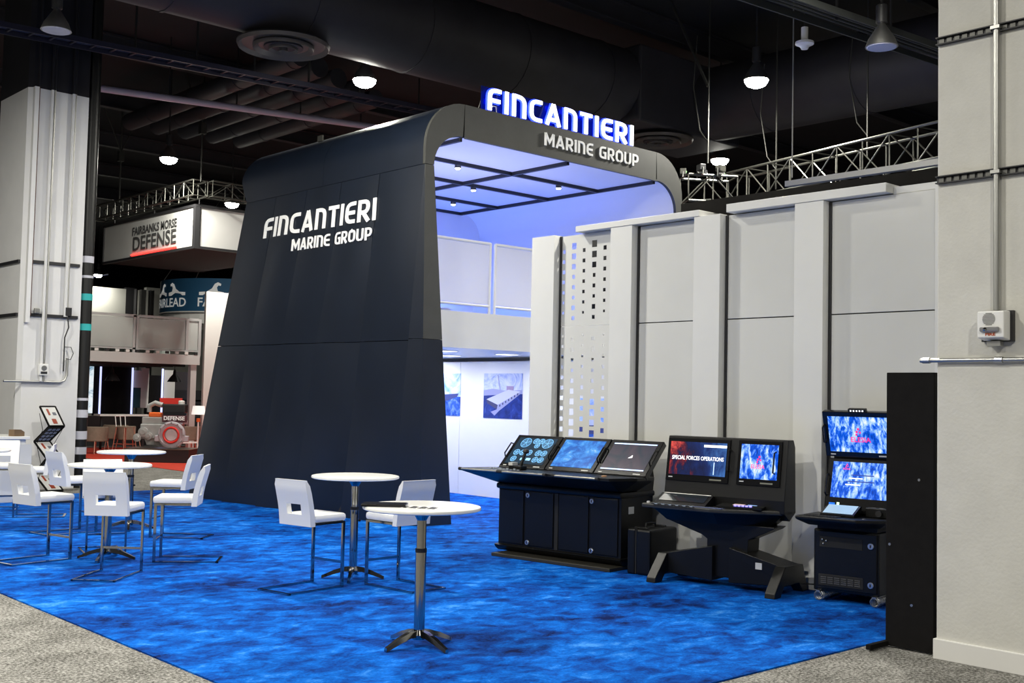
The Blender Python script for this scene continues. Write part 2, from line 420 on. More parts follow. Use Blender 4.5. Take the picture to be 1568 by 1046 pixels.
# ------------------------------------------------------------ the navy arch
MIR = 26.44
arch = thing('booth_arch', 'tall navy fabric arch with rounded corners and a charcoal front frame', 'arch', (13.22, 13.2, 0))
A0, B0, C0, D0 = Vector((10.228, 13.2, 5.38)), Vector((10.228, 18.5, 5.38)), Vector((10.14, 13.7, 0.013)), Vector((9.62, 19.15, 0.013))
def side(s, t):                         # s: front -> rear, t: bottom -> top
    return (C0.lerp(D0, s)).lerp(A0.lerp(B0, s), t)
def sideYZ(y, z):
    t = z / 5.38; a = C0.lerp(A0, t); b = D0.lerp(B0, t); s = (y - a.y) / (b.y - a.y)
    return a.lerp(b, s)
cols = [0, 0.215, 0.415, 0.61, 0.80, 1.0]; rows = [0, 0.51, 1.0]
def proud(i, j, a, b):                  # how far a fabric panel stands off the side plane
    t = rows[j] + (rows[j + 1] - rows[j]) * b
    tilt = (0.09 + 0.05 * ((i * 7) % 4 - 1.5)) * (a - 0.5) * min(1, max(0, (0.79 - t) * 3.5))
    return tilt + (0.02 if (i + j) % 2 else 0.035) * (1 - (2 * a - 1) ** 2) * (1 - (2 * b - 1) ** 2)
def mirror(v): return Vector((MIR - v.x, v.y, v.z))
for flip in (False, True):
    for i in range(5):
        for j in range(2):
            mb = MB(); N = 8; vs = []; fs = []
            s0, s1 = cols[i] + 0.0012, cols[i + 1] - 0.0012; t0, t1 = rows[j] + (0.001 if j else 0), rows[j + 1] - 0.001
            for layer in (0, 1):
                for b in range(N + 1):
                    for a in range(N + 1):
                        p = side(s0 + (s1 - s0) * a / N, t0 + (t1 - t0) * b / N)
                        p = p + Vector((-proud(i, j, a / N, b / N) + layer * 0.05, 0, 0))
                        vs.append(mirror(p) if flip else p)
            K = (N + 1) ** 2
            for b in range(N):
                for a in range(N):
                    q = b * (N + 1) + a; fs += [(q, q + 1, q + N + 2, q + N + 1), (K + q, K + q + N + 1, K + q + N + 2, K + q + 1)]
            for a in range(N):
                for q, r2 in ((a, a + 1), (N * (N + 1) + a, N * (N + 1) + a + 1), (a * (N + 1), (a + 1) * (N + 1)), (a * (N + 1) + N, (a + 1) * (N + 1) + N)):
                    fs.append((q, r2, K + r2, K + q))
            MB().add(vs, fs).build('side_panel', M_navy, arch, smooth=True, world=True)
    bk = [side(a, b) + Vector((0.055, 0, 0)) for a, b in ((0, 0), (1, 0), (1, 1), (0, 1))]  # dark sheet added to stop light leaking through the panel seams
    bk += [q + Vector((0.02, 0, 0)) for q in bk]
    MB().add([mirror(q) if flip else q for q in bk], [(0, 1, 2, 3), (4, 7, 6, 5), (0, 4, 5, 1), (1, 5, 6, 2), (2, 6, 7, 3), (3, 7, 4, 0)]).build('seam_light_block', M_dark, arch, world=True)
    # chamfer at the front corner
    Pm = lambda v: mirror(Vector(v)) if flip else Vector(v)
    zs = 2.77
    e0 = Vector((10.315, 13.2, 0.013)); a0 = Vector((10.228, 13.2, 5.38))
    em = e0.lerp(a0, zs / 5.38); cm = C0.lerp(A0, zs / 5.38)
    for quad in ((e0, em - Vector((0, 0, .006)), cm - Vector((0, 0, .006)), C0), (em, a0, a0 + Vector((0, 0.01, 0)), cm)):
        ins = [q + Vector((0.05, 0.02, 0)) for q in quad]
        MB().add([Pm(q) for q in list(quad) + ins], [(0, 1, 2, 3), (4, 7, 6, 5), (0, 4, 5, 1), (1, 5, 6, 2), (2, 6, 7, 3), (3, 7, 4, 0)]).build('corner_panel', M_navy, arch, world=True)
    # rounded upper corner of the shell
    arc = [(10.228, 5.385), (10.228, 5.66)] + [(10.965 - 0.737 * math.cos(a), 5.66 + 0.745 * math.sin(a)) for a in [PI / 2 * k / 10 for k in range(1, 11)]]
    for y0, y1 in ((13.258, 15.95), (15.956, 18.72)):
        vs = []; fs = []; n = len(arc)
        for (y, d) in ((y0, 0), (y1, 0), (y0, 0.04), (y1, 0.04)):
            vs += [Pm((x + d * 0.7, y - (0.24 * max(0, 1 - (z - 5.38) / .45) if y > 18 else 0), z - d * 0.7)) for x, z in arc]
        for k in range(n - 1):
            fs += [(k, k + 1, n + k + 1, n + k), (2 * n + k, 3 * n + k, 3 * n + k + 1, 2 * n + k + 1), (k, 2 * n + k, 2 * n + k + 1, k + 1), (n + k, n + k + 1, 3 * n + k + 1, 3 * n + k)]
        fs += [(0, n, 3 * n, 2 * n), (n - 1, 3 * n - 1, 4 * n - 1, 2 * n - 1)]
        MB().add(vs, fs).build('shoulder_panel', M_navy, arch, smooth=True, world=True)
    # front frame
    outer = [(10.315, 0.013), (10.271, zs), (10.228, 5.38)]; inner = [(10.892, 0.013), (10.63, zs), (10.394, 5.38)]
    def strip(o_, i_, nm, mm=None):
        n = len(o_); vs = []; fs = []
        for d in (0, 0.06):
            vs += [Pm((x, 13.195 + d, z)) for x, z in o_] + [Pm((x, 13.195 + d, z)) for x, z in i_]
        for k in range(n - 1):
            fs += [(k, k + 1, n + k + 1, n + k), (2 * n + k, 3 * n + k, 3 * n + k + 1, 2 * n + k + 1), (k, 2 * n + k, 2 * n + k + 1, k + 1), (n + k, n + k + 1, 3 * n + k + 1, 3 * n + k)]
        fs += [(0, n, 3 * n, 2 * n), (n - 1, 3 * n - 1, 4 * n - 1, 2 * n - 1)]
        MB().add(vs, fs).build(nm, mm or M_char, arch, world=True)
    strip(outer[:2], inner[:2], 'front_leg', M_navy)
    strip([(10.271, zs + .006), (10.228, 5.376)], [(10.63, zs + .006), (10.394, 5.376)], 'front_leg')
    oc = [(10.228, 5.384)] + arc[1:]
    iarc = [(10.94 - 0.546 * math.cos(a), 5.384 + 0.515 * math.sin(a)) for a in [PI / 2 * k / 11 for k in range(12)]]
    n_o = len(oc)
    ic = [iarc[min(len(iarc) - 1, k)] for k in range(n_o)]
    strip(oc, ic, 'front_corner')
    # lining of the tunnel
    prof = [(10.895, 0.020), (10.394, 5.38)] + iarc[1:]
    vs = []; fs = []; n = len(prof)
    for y in (13.25, 18.7): vs += [Pm((x + 0.004, y, z - 0.004)) for x, z in prof]
    fs = [(k, k + 1, n + k + 1, n + k) for k in range(n - 1)]
    MB().add(vs, fs).build('inner_lining', M_lining, arch, smooth=True, world=True)
MB().box(10.97, 15.47, 13.195, 13.255, 5.9, 6.405).build('front_header', M_char, arch, world=True)
MB().box(10.97, 15.47, 13.15, 13.20, 5.872, 5.90).build('front_lip', M_char, arch, world=True)
MB().box(10.97, 15.47, 13.26, 18.72, 6.37, 6.405).build('roof_panel', M_navy, arch, world=True)
ys = [13.26, 14.65, 16.0, 17.5, 18.7]
for x0, x1 in ((10.94, 13.29), (13.29, 15.50)):
    for k in range(4):
        MB().box(x0 + .01, x1 - .01, ys[k] + .01, ys[k + 1] - .01, 5.90, 5.92).build('ceiling_panel', M_lining, arch, world=True)
for x in (10.95, 13.29, 15.49): MB().box(x - .03, x + .03, 13.26, 18.7, 5.84, 5.90).build('ceiling_beam', M_dark, arch, world=True)
for y in ys[1:]: MB().box(10.98, 15.46, y - .03, y + .03, 5.84, 5.90).build('ceiling_beam', M_dark, arch, world=True)
bw = [(10.895, 0.020), (10.394, 5.38)] + iarc[1:]
MB().prism(bw + [(MIR - x, z) for x, z in reversed(bw)], 18.7, 18.74, 'y').build('rear_wall', M_lining, arch, world=True)
MB().bar((9.9 + .52, 16.3, 6.28), (9.9 + .52, 16.45, 6.28), 0.03, 0.10).build('roof_bracket', M_alu, arch, world=True)
# lettering on the flank and on the front beam
def flank(y0, y1, z0, z1):
    def fn(s, h, d):
        y = y0 + (y1 - y0) * s; z = z0 + (z1 - z0) * h; p = sideYZ(y, z); t = z / 5.38
        lo = C0.lerp(A0, t); hi = D0.lerp(B0, t); sv = min(.999, max(0, (y - lo.y) / (hi.y - lo.y)))
        i = max(k for k in range(5) if cols[k] <= sv); j = 1 if t > rows[1] else 0
        pr = proud(i, j, (sv - cols[i]) / (cols[i + 1] - cols[i]), (t - rows[j]) / (rows[j + 1] - rows[j]))
        return (p.x - pr - 0.012 - 0.012 * d - 13.22, p.y - 13.2, p.z)
    return fn
word('FINCANTIERI', M_letterw, arch, flank(17.68, 14.36, 4.645, 5.0), w=0.18, gap=0.145)
word('MARINE GROUP', M_letterw, arch, flank(16.70, 14.44, 4.34, 4.54), w=0.17, gap=0.14)
def front(x0, x1, z0, z1, y=13.19):
    return lambda s, h, d: (x0 + (x1 - x0) * s - 13.22, y - 0.015 * d - 13.2, z0 + (z1 - z0) * h)
word('MARINE GROUP', M_letterw, arch, front(12.66, 14.97, 6.06, 6.27), w=0.17, gap=0.14)
# downlights in the ceiling grid
for k, (x, y) in enumerate(((12.05, 14.65), (14.45, 14.65), (13.55, 16.0), (12.75, 17.5), (14.3, 17.5))):
    d = thing('downlight', 'small white spot lamp on the black ceiling grid inside the arch', 'spot lamp', (x, y, 5.84), group='spot lamps inside the arch')
    MB().lathe([(0.055, 0.0), (0.055, -0.03), (0.05, -0.055), (0.0, -0.055)], 12).build('housing', M_alu, d)
    MB().lathe([(0.046, -0.056), (0.04, -0.070), (0, -0.078)], 12).build('lens', mat('spot_lens', (1, 1, 1), 0.4, emit=((0.95, 0.96, 1.0), 14.0)), d)
    l = D.lights.new('spot_glow', 'SPOT'); l.energy = 25; l.spot_size = R(70); l.color = (0.9, 0.92, 1)
    lo = D.objects.new('spot_glow', l); COL.objects.link(lo); lo.parent = d; lo.location = (0, 0, -0.10)

# illuminated name on the roof edge
sg = thing('rooftop_sign', 'backlit white FINCANTIERI letters with blue glow standing on the arch roof', 'sign', (13.2, 13.3, 6.405))
sx0, sx1, sz0, sz1 = 11.49, 14.92, 6.44, 6.80
MB().box(11.43, 13.02, 13.36, 13.375, 6.405, 6.83).build('backing_sheet', mat('deep_blue_acrylic', (0.006, 0.012, 0.10), 0.15), sg, world=True)
MB().box(13.03, 14.97, 13.36, 13.375, 6.405, 6.83).build('backing_sheet', MATS['deep_blue_acrylic'], sg, world=True)
for x in (11.5, 12.6, 13.5, 14.85): MB().tube([(x, 13.37, 6.41), (x, 13.55, 6.41), (x, 13.40, 6.7)], 0.008, 6).build('stay', M_alu, sg, world=True)
off_ = Vector((13.2, 13.3, 6.405))
word('FINCANTIERI', M_ledblue, sg, lambda s, h, d: Vector((sx0 + (sx1 - sx0) * s, 13.27 - 0.01 * d + .03, sz0 + (sz1 - sz0) * h)) - off_, w=0.17, gap=0.17, grow=0.09, name='letter_halo')
word('FINCANTIERI', M_ledwhite, sg, lambda s, h, d: Vector((sx0 + (sx1 - sx0) * s, 13.27 - 0.012 * d, sz0 + (sz1 - sz0) * h)) - off_, w=0.17, gap=0.17)
MB().tube([(11.50, 13.25, 6.42), (11.56, 13.22, 6.50), (11.62, 13.22, 6.50), (11.66, 13.25, 6.42), (11.74, 13.25, 6.41)], 0.007, 6).build('cable', M_railwhite, sg, world=True)

# ------------------------------------------------------------ mezzanine inside the arch
mz = thing('mezzanine', 'white mezzanine deck with frosted glass balustrade inside the navy arch', 'mezzanine', (13.2, 13.75, 0))
MB().box(10.72, 15.72, 13.75, 13.80, 2.70, 3.28).build('fascia', M_white, mz, world=True)
MB().box(10.72, 15.72, 13.80, 18.66, 3.20, 3.26).build('deck', mat('deck_navy', (0.015, 0.02, 0.06), 0.6), mz, world=True)
MB().box(10.72, 15.72, 13.80, 18.66, 2.70, 2.74).build('soffit', M_white, mz, world=True)
for x0, x1 in ((10.76, 12.06), (12.17, 13.25)):
    MB().tube([(x0, 13.78, 4.42), (x1, 13.78, 4.42)], 0.026, 10).build('rail', M_railwhite, mz, world=True, smooth=True)
    MB().tube([(x0, 13.78, 3.40), (x1, 13.78, 3.40)], 0.022, 10).build('rail', M_railwhite, mz, world=True, smooth=True)
    for x in (x0, x1): MB().tube([(x, 13.78, 3.24), (x, 13.78, 4.43)], 0.026, 10).build('post', M_railwhite, mz, world=True, smooth=True)
    MB().box(x0 + .03, x1 - .03, 13.775, 13.785, 3.43, 4.39).build('glass_pane', M_frost, mz, world=True)
MB().box(11.2, 11.6, 14.2, 14.5, 3.26, 3.36).build('cable_box', M_railwhite, mz, world=True)
for lx, ly, sx_, sy_, w_, c_ in ((13.2, 18.35, 4.2, 0.12, 62, (0.09, 0.20, 0.92)), (15.35, 16.4, 0.12, 3.6, 42, (0.08, 0.19, 0.92)), (12.3, 14.6, 2.2, 0.12, 66, (0.52, 0.56, 1.0)), (11.1, 16.2, 0.12, 3.0, 30, (0.42, 0.48, 1.0))):
    st = thing('led_wash_bar', 'blue LED wash bar lying on the mezzanine deck behind the balustrade', 'light bar', (lx, ly, 3.26), group='LED bars on the mezzanine deck')
    MB().box(-sx_ / 2, sx_ / 2, -sy_ / 2, sy_ / 2, 0, 0.08).build('housing', M_dark, st)
    MB().box(-sx_ / 2 + .02, sx_ / 2 - .02, -sy_ / 2 + .02, sy_ / 2 - .02, 0.08, 0.085).build('lens', mat('led_bar_lens', (0.2, 0.3, 1), 0.4, emit=((0.15, 0.25, 1.0), 2.0)), st)
    l = D.lights.new('wash_glow', 'AREA'); l.shape = 'RECTANGLE'; l.size = sx_; l.size_y = sy_; l.energy = w_ * 0.8; l.color = c_
    lo = D.objects.new('wash_glow', l); COL.objects.link(lo); lo.parent = st; lo.location = (0, 0, 0.10); lo.rotation_euler = (PI, 0, 0)
# lit room below
pw = thing('wall_room', 'brightly lit white wall with ship pictures below the mezzanine', None, (14.45, 15, 0), kind='structure')
for k, (y0, y1) in enumerate(((18.66, 17.33), (17.32, 15.0), (14.99, 12.6), (12.59, 9.3))):
    MB().box(14.45, 14.50, y1, y0, 0.012, 2.62).build('panel', M_backwhite, pw, world=True)
for k, (x, y) in enumerate(((12.0, 14.8), (13.4, 14.8), (12.0, 16.4), (13.4, 16.4), (12.6, 17.9), (13.8, 17.9))):
    d = thing('panel_light', 'flat white square lamp set in the mezzanine soffit', 'ceiling lamp', (x, y, 2.70), group='soffit lamps')
    MB().box(-.16, .16, -.16, .16, -0.012, 0.0).build('rim', M_railwhite, d)
    MB().box(-.14, .14, -.14, .14, -0.018, -0.012).build('lens', M_ledwhite, d)
    l = D.lights.new('panel_glow', 'AREA'); l.size = 0.3; l.energy = 20; l.color = (0.86, 0.88, 1.0)
    lo = D.objects.new('panel_glow', l); COL.objects.link(lo); lo.parent = d; lo.location = (0, 0, -0.04)
def ship_picture(y0, y1, z0, z1, name, label, kind):
    p = thing(name, label, 'picture', (14.44, (y0 + y1) / 2, z0))
    w = y0 - y1; h = z1 - z0
    if kind == 0:
        sky = picture('hazy_harbour_sky', ((0.3, (0.20, 0.28, 0.60)), (0.5, (0.50, 0.56, 0.75)), (0.7, (0.72, 0.74, 0.82))), 3, emitting=False)
        sea = picture('dark_blue_water', ((0.3, (0.005, 0.012, 0.10)), (0.6, (0.02, 0.05, 0.28)), (0.8, (0.10, 0.18, 0.55))), 4, emitting=False)
        MB().box(0, 0.008, -w / 2, w / 2, h * .55, h).build('sky_print', sky, p)
        MB().box(0, 0.008, -w / 2, w / 2, 0, h * .55).build('water_print', sea, p)
        def poly(pts, m, nm, d): MB().prism([(w / 2 - a * w, b * h) for a, b in pts], -d, 0.0, 'x').build(nm, m, p)
        g1 = mat('print_pale', (0.50, 0.52, 0.64), 0.6); g2 = mat('print_dark', (0.03, 0.035, 0.12), 0.6); g3 = mat('print_mid', (0.28, 0.30, 0.50), 0.6)
        poly([(0, .62), (.25, .66), (.55, .62), (1, .64), (1, .56), (0, .5)], g3, 'shore_print', .0015)
        poly([(.60, .72), (.78, .72), (.78, .60), (.60, .60)], mat('print_brick', (0.30, 0.22, 0.36), 0.6), 'building_print', .002)
        poly([(.08, .42), (.65, .64), (.96, .60), (.38, .30)], g1, 'deck_print', .003)
        poly([(.08, .42), (.38, .30), (.36, .20), (.10, .33)], g2, 'bow_print', .004)
        poly([(.38, .30), (.96, .60), (.98, .57), (.42, .17), (.30, .06), (.20, .14), (.36, .20)], g3, 'hull_print', .0035)
        poly([(.36, .97), (.38, .97), (.46, .60), (.43, .60)], g3, 'crane_print', .0025)
        for k in range(7):
            a = .42 + k * .075; poly([(a, .30 + k * .043), (a + .03, .315 + k * .043), (a + .035, .27 + k * .043), (a + .005, .255 + k * .043)], g2, 'window_print', .0045)
    else:
        sea = picture('ship_sea_print', ((0.3, (0.01, 0.03, 0.22)), (0.5, (0.03, 0.12, 0.55)), (0.75, (0.30, 0.45, 0.90))), 5, emitting=False)
        sky = picture('ship_sky_print', ((0.3, (0.10, 0.28, 0.85)), (0.5, (0.45, 0.60, 0.95)), (0.7, (0.95, 0.97, 1.0))), 2.5, emitting=False)
        MB().box(0, 0.008, -w / 2, w / 2, h * .45, h).build('sky_print', sky, p)
        MB().box(0, 0.008, -w / 2, w / 2, 0, h * .45).build('water_print', sea, p)
        def poly(pts, m, nm, d): MB().prism([(w / 2 - a * w, b * h) for a, b in pts], -d, 0.0, 'x').build(nm, m, p)
        poly([(.1, .48), (.95, .53), (.9, .45), (.6, .36), (.1, .30)], mat('print_hull_blue', (0.03, 0.05, 0.20), 0.6), 'hull_print', .003)
        poly([(.2, .48), (.25, .62), (.45, .64), (.5, .56), (.62, .56), (.64, .50)], mat('print_superstructure', (0.55, 0.62, 0.80), 0.6), 'superstructure_print', .002)
    return p
ship_picture(16.60, 15.50, 1.53, 2.39, 'ship_picture', 'print of a long barge at a quay on the white room wall', 0)
ship_picture(18.25, 17.31, 1.545, 2.39, 'ship_picture', 'print of a blue hulled ship at sea on the white room wall', 1)
ship_picture(14.15, 12.75, 1.02, 1.95, 'ship_picture', 'print of a ship glimpsed through the perforated wall panel', 1)

# ------------------------------------------------------------ white booth wall with posts and perforated panels
bwall = thing('wall_booth', 'glossy white panelled booth wall with four protruding posts', None, (10.4, 8, 0), kind='structure')
Z0, ZT, ZJ = 0.014, 4.05, 2.868
posts = [(10.893, 10.47), (9.48, 9.126), (8.176, 7.803), (6.825, 6.475)]
for a, b in posts:
    MB().box(10.27, 10.40 if a < 10 else 10.42, b, a, Z0, ZT + 0.01).build('post', M_white, bwall, world=True, bevel=0.004)
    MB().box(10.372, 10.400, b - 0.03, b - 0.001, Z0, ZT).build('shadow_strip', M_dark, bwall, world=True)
for a, b in ((9.126 - .03, 8.176), (7.803 - .03, 6.825), (6.475 - .03, 5.31)):
    for z0, z1 in ((Z0, ZJ - .006), (ZJ + .006, ZT)):
        MB().box(10.39, 10.44, b, a, z0, z1).build('panel', M_panel, bwall, world=True, bevel=0.003)
MB().box(10.45, 10.62, 5.2, 9.3, Z0, ZT - .02).build('backing', M_dark, bwall, world=True)
MB().box(10.36, 10.62, 4.4, 5.295, Z0, ZT).build('end_panel', M_white, bwall, world=True)
MB().box(10.26, 10.62, 8.10, 10.08, ZT + .012, 4.135).build('header', M_white, bwall, world=True, bevel=0.004)
MB().box(10.26, 10.62, 5.76, 7.715, ZT + .012, 4.155).build('header', M_white, bwall, world=True, bevel=0.004)
MB().box(10.40, 10.62, 4.4, 5.755, ZT + .004, 4.125).build('header', M_white, bwall, world=True)
holes = [
 ([.045, .045, .045, .04, .035, .03, .03], [.03, .035, .04, .04, .045, .045, .05, .05, .05, .055], 10.405, 3.846, 2.743),
 ([.075, .068, .062, .045, .045, .04, .05, .045], [.045, .05, .04, .04, .05, .06, .068, .072, .075, .078], 10.225, 3.908, 2.700),
 ([.045, .045, .042, .042, .04, .038, .03], [.03, .03, .032, .036, .04, .045, .048, .05, .05, .055], 10.045, 3.842, 2.750),
 ([.08, .075, .066, .045, .045, .04, .055, .045], [.045, .05, .036, .04, .045, .05, .068, .075, .075, .078], 9.863, 3.910, 2.700),
 ([.05, .048, .045, .042, .04, .038, .03], [.022, .03, .04, .04, .045, .045, .05, .05, .05, .055], 9.681, 3.845, 2.745)]
edges = [10.419 + .05, 10.315, 10.135, 9.954, 9.772, 9.48]
def perforated(z0, z1, idx):
    mb = MB()
    for c, h in enumerate(holes):
        ya, yb = edges[c], edges[c + 1]; sizes = h[idx]; top = h[3 + idx]; yc = h[2]
        zs_ = [top - 0.1335 * k for k in range(len(sizes))]
        if idx == 1: zs_ += [zs_[-1] - 0.1335 * k for k in range(1, 11)]; sizes = sizes + [.05] * 10
        zs_, sizes = zip(*[(z, s) for z, s in zip(zs_, sizes) if z - 0.07 > z0 + .01])
        cuts = [z1] + [(zs_[k] + zs_[k + 1]) / 2 for k in range(len(zs_) - 1)] + [zs_[-1] - 0.07]
        for k, s in enumerate(sizes):
            zt, zb, zc = cuts[k], cuts[k + 1], zs_[k]; hw = s * 0.55; hh = s * 0.55
            O = [(ya, zt), (yb, zt), (yb, zb), (ya, zb)]; I = [(yc + hw, zc + hh), (yc - hw, zc + hh), (yc - hw, zc - hh), (yc + hw, zc - hh)]
            vs = [(10.39, y, z) for y, z in O + I] + [(10.394, y, z) for y, z in I] + [(10.394, y, z) for y, z in O]
            fs = [(0, 1, 5, 4), (1, 2, 6, 5), (2, 3, 7, 6), (3, 0, 4, 7), (4, 5, 9, 8), (5, 6, 10, 9), (6, 7, 11, 10), (7, 4, 8, 11),
                  (12, 13, 9, 8), (13, 14, 10, 9), (14, 15, 11, 10), (15, 12, 8, 11)]
            mb.add(vs, fs)
        if cuts[-1] > z0: mb.add([(10.39, ya, cuts[-1]), (10.39, yb, cuts[-1]), (10.39, yb, z0), (10.39, ya, z0)], [(0, 1, 2, 3)])
    mb.build('perforated_panel', M_panel, bwall, world=True)
perforated(ZJ + .005, ZT, 0); perforated(Z0, ZJ - .005, 1)
MB().box(10.66, 10.70, 9.0, 10.39, ZJ + .05, ZT).build('backing', M_dark, bwall, world=True)
sof = MB().box(10.622, 10.72, 4.42, onX(1045, 316, 10.65).y, 3.9, onX(1431, 258, 10.65).z).build('dark_valance', M_blackfab)
tag(sof, 'long dark valance hung behind the top of the white booth wall', 'valance')

# ------------------------------------------------------------ concrete column on the right
cc = thing('concrete_column', 'large pale concrete column with slotted steel channels and a conduit', 'column', (8.9, 3.2, 0))
MB().box(8.37, 9.9, 1.9, 4.262, 0, 10.6).build('shaft', M_concrete, cc, world=True, bevel=0.015)
MB().box(8.345, 9.9, 1.9, 4.275, 0.0, 0.155).build('skirting', mat('off_white_skirting', (0.78, 0.77, 0.74), 0.5), cc, world=True, bevel=0.006)
for z in (3.70, 4.80):
    mb = MB()
    mb.box(8.33, 8.37, 1.9, 4.26, z - .030, z - .022).box(8.33, 8.37, 1.9, 4.26, z + .022, z + .030).box(8.362, 8.37, 1.9, 4.26, z - .022, z + .022)
    ch = mb.build('steel_channel', M_dark, cc, world=True)
    for k in range(34):
        y = 4.22 - k * 0.062
        if y < 2.0: break
        MB().box(8.352, 8.362, y - .020, y + .020, z - .018, z + .018).build('web_plate', mat('channel_web', (0.15, 0.15, 0.14), 0.5, 0.4), ch)
    for o in ch.children:
        for v in o.data.vertices: v.co -= Vector((8.9, 3.2, 0))
MB().tube([(8.335, 3.775, 10.6), (8.335, 3.775, 2.66)], 0.024, 10).build('conduit', M_steel, cc, world=True, smooth=True)
for z in (3.70, 4.80): MB().box(8.30, 8.335, 3.74, 3.81, z - .012, z + .012).build('clamp', M_steel, cc, world=True)
MB().tube([(8.34, 1.9, 2.29), (8.34, 4.38, 2.29)], 0.017, 10).build('conduit', M_steel, cc, world=True, smooth=True)
for y in (4.33, 3.76, 3.0): MB().tube([(8.34, y - .03, 2.29), (8.34, y + .03, 2.29)], 0.024, 10).build('coupling', M_steel, cc, world=True)
fa = thing('fire_alarm', 'white FIRE alarm speaker with strobe on the concrete column', 'alarm', (8.33, 3.77, 2.43))
MB().box(0.0, 0.04, -.118, .118, -.005, .225).build('back_box', M_dark, fa)
al = MB().prism([(-0.11, .02), (0.0, -.0), (0.0, .22), (-0.06, .22), (-.11, .215)], -.10, .10, 'y').build('housing', M_railwhite, fa, bevel=0.008)
for k in range(9):
    z = .115 + k * .0105; hw = math.sqrt(max(0, .048 ** 2 - (z - .157) ** 2))
    if hw > .008: MB().box(-.114, -.109, .012 - hw, .012 + hw, z - .0025, z + .0025).build('grille_slot', mat('grille_grey', (0.22, 0.22, 0.21), 0.5), fa)
MB().box(-.135, -.108, -.07, .075, .062, .098, 0.01).build('strobe', mat('strobe_lens', (0.25, 0.25, 0.25), 0.1, coat=0.6), fa)
MB().lathe([(0.0, -.02), (0.014, -.012), (0.014, 0.0)], 10, (-.128, .03, .08), 'x').build('flash_tube', M_chrome, fa)
lettering('FIRE', 0.03, mat('red_print', (0.45, 0.08, 0.02), 0.5), fa, (-.1115, 0.0, .044), (0, -1, 0), (0, 0, 1), 0.003, 0.001, fitw=.075, fith=.022)
MB().box(-.06, .0, -.05, .05, -.04, -.005).build('junction_box', M_steel, fa)
bp = thing('freestanding_board', 'tall black fabric board leaning between the white wall and the concrete column', 'panel', (8.47, 4.5, 0))
MB().box(-.03, .03, -.185, .225, 0.012, 2.20, 0.006).build('board', M_blackfab, bp)
MB().box(-.30, .02, .20, .24, 0.012, .05).build('foot', M_blackfab, bp)
for y, z in ((.19, .82), (.0, .36), (-.06, 1.35)): MB().lathe([(0.011, -.004), (0.011, 0.0)], 10, (-.03, y, z), 'x').build('screw', M_steel, bp)

# ------------------------------------------------------------ white column at the left with its black pole
lc = thing('white_column', 'big white building column painted black above, crossed by channels and pipes', 'column', (7.5, 22.6, 0))
MB().prism([(7.46, 21.98), (7.54, 21.90), (8.60, 21.90), (8.60, 23.5), (7.46, 23.5)], 0, 7.64, 'z').build('shaft', M_colwhite, lc, world=True)
MB().prism([(7.46, 21.98), (7.54, 21.90), (8.60, 21.90), (8.60, 23.5), (7.46, 23.5)], 7.64, 10.6, 'z').build('upper_shaft', M_ceil, lc, world=True)
for z in (3.30, 4.31):
    MB().box(7.56, 8.54, 21.86, 21.90, z - .03, z + .03).build('steel_channel', M_dark, lc, world=True)
    MB().box(7.42, 7.46, 22.0, 23.4, z - .03, z + .03).build('steel_channel', M_dark, lc, world=True)
def vpipe(px, z0, z1, r, m, y=21.85):
    p = onY(px, 400, y); MB().tube([(p.x, y, z0), (p.x, y, 7.64)], r, 8).build('pipe', m, lc, world=True, smooth=True)
    MB().tube([(p.x, y, 7.64), (p.x, y, z1)], r, 8).build('upper_pipe', M_ceil, lc, world=True, smooth=True)
vpipe(49, 3.28, 10.6, .022, mat('rust_pipe', (0.10, 0.045, 0.035), 0.6))
vpipe(70, 2.05, 10.6, .028, M_colwhite); vpipe(74, 2.05, 10.6, .02, M_steel)
vpipe(103, 3.30, 10.6, .03, M_colwhite); vpipe(106, 3.30, 10.6, .02, M_steel)
MB().box(7.53, 7.61, 21.80, 21.90, 3.15, 7.64).build('downpipe', M_colwhite, lc, world=True)
MB().box(8.28, 8.40, 21.82, 21.90, 3.32, 3.48).build('junction_box', M_dark, lc, world=True)
MB().tube([(8.34, 21.86, 3.32), (8.36, 21.84, 3.1), (8.30, 21.86, 2.9), (8.30, 21.86, 2.25)], .012, 6).build('cable', M_dark, lc, world=True)
MB().tube([(8.30, 21.86, 2.72), (8.42, 21.84, 2.72), (8.47, 21.84, 2.60), (8.42, 21.84, 2.48), (8.33, 21.84, 2.50)], .008, 6).build('cable_loop', M_dark, lc, world=True)
MB().tube([(7.2, 21.86, 2.04), (8.24, 21.86, 2.04), (8.33, 21.86, 2.08), (8.37, 21.86, 2.18), (8.37, 21.86, 2.5)], .022, 8).build('conduit', M_steel, lc, world=True, smooth=True)
ab = thing('wall_sounder', 'small white sounder box on a pipe of the white column', 'alarm', (onY(66, 566, 21.84).x, 21.84, onY(66, 575, 21.84).z))
MB().box(-.09, .09, -.05, .03, 0, .22, .012).build('housing', M_railwhite, ab)
MB().lathe([(0.05, 0), (0.05, -.008), (0, -.008)], 14, (0, -.05, .14), 'y').build('grille', M_steel, ab)
MB().box(-.06, .06, -.056, -.05, .03, .075).build('strobe', M_dark, ab)
vb = MB().box(-.05, .05, -.05, .02, 0, .10, .01).build('wall_valve', M_steel); vb.location = (onY(56, 485, 21.84).x, 21.85, 3.33)
tag(vb, 'small steel valve on the lower channel of the white column', 'valve')
pl = thing('black_pole', 'tall black pole with silver and teal tape bands beside the white column', 'pole', (8.74, 22.0, 0))
MB().tube([(0, 0, 0), (0, 0, 10.6)], .115, 16).build('pipe', mat('pole_black', (0.006, 0.006, 0.006), 0.45), pl, smooth=True)
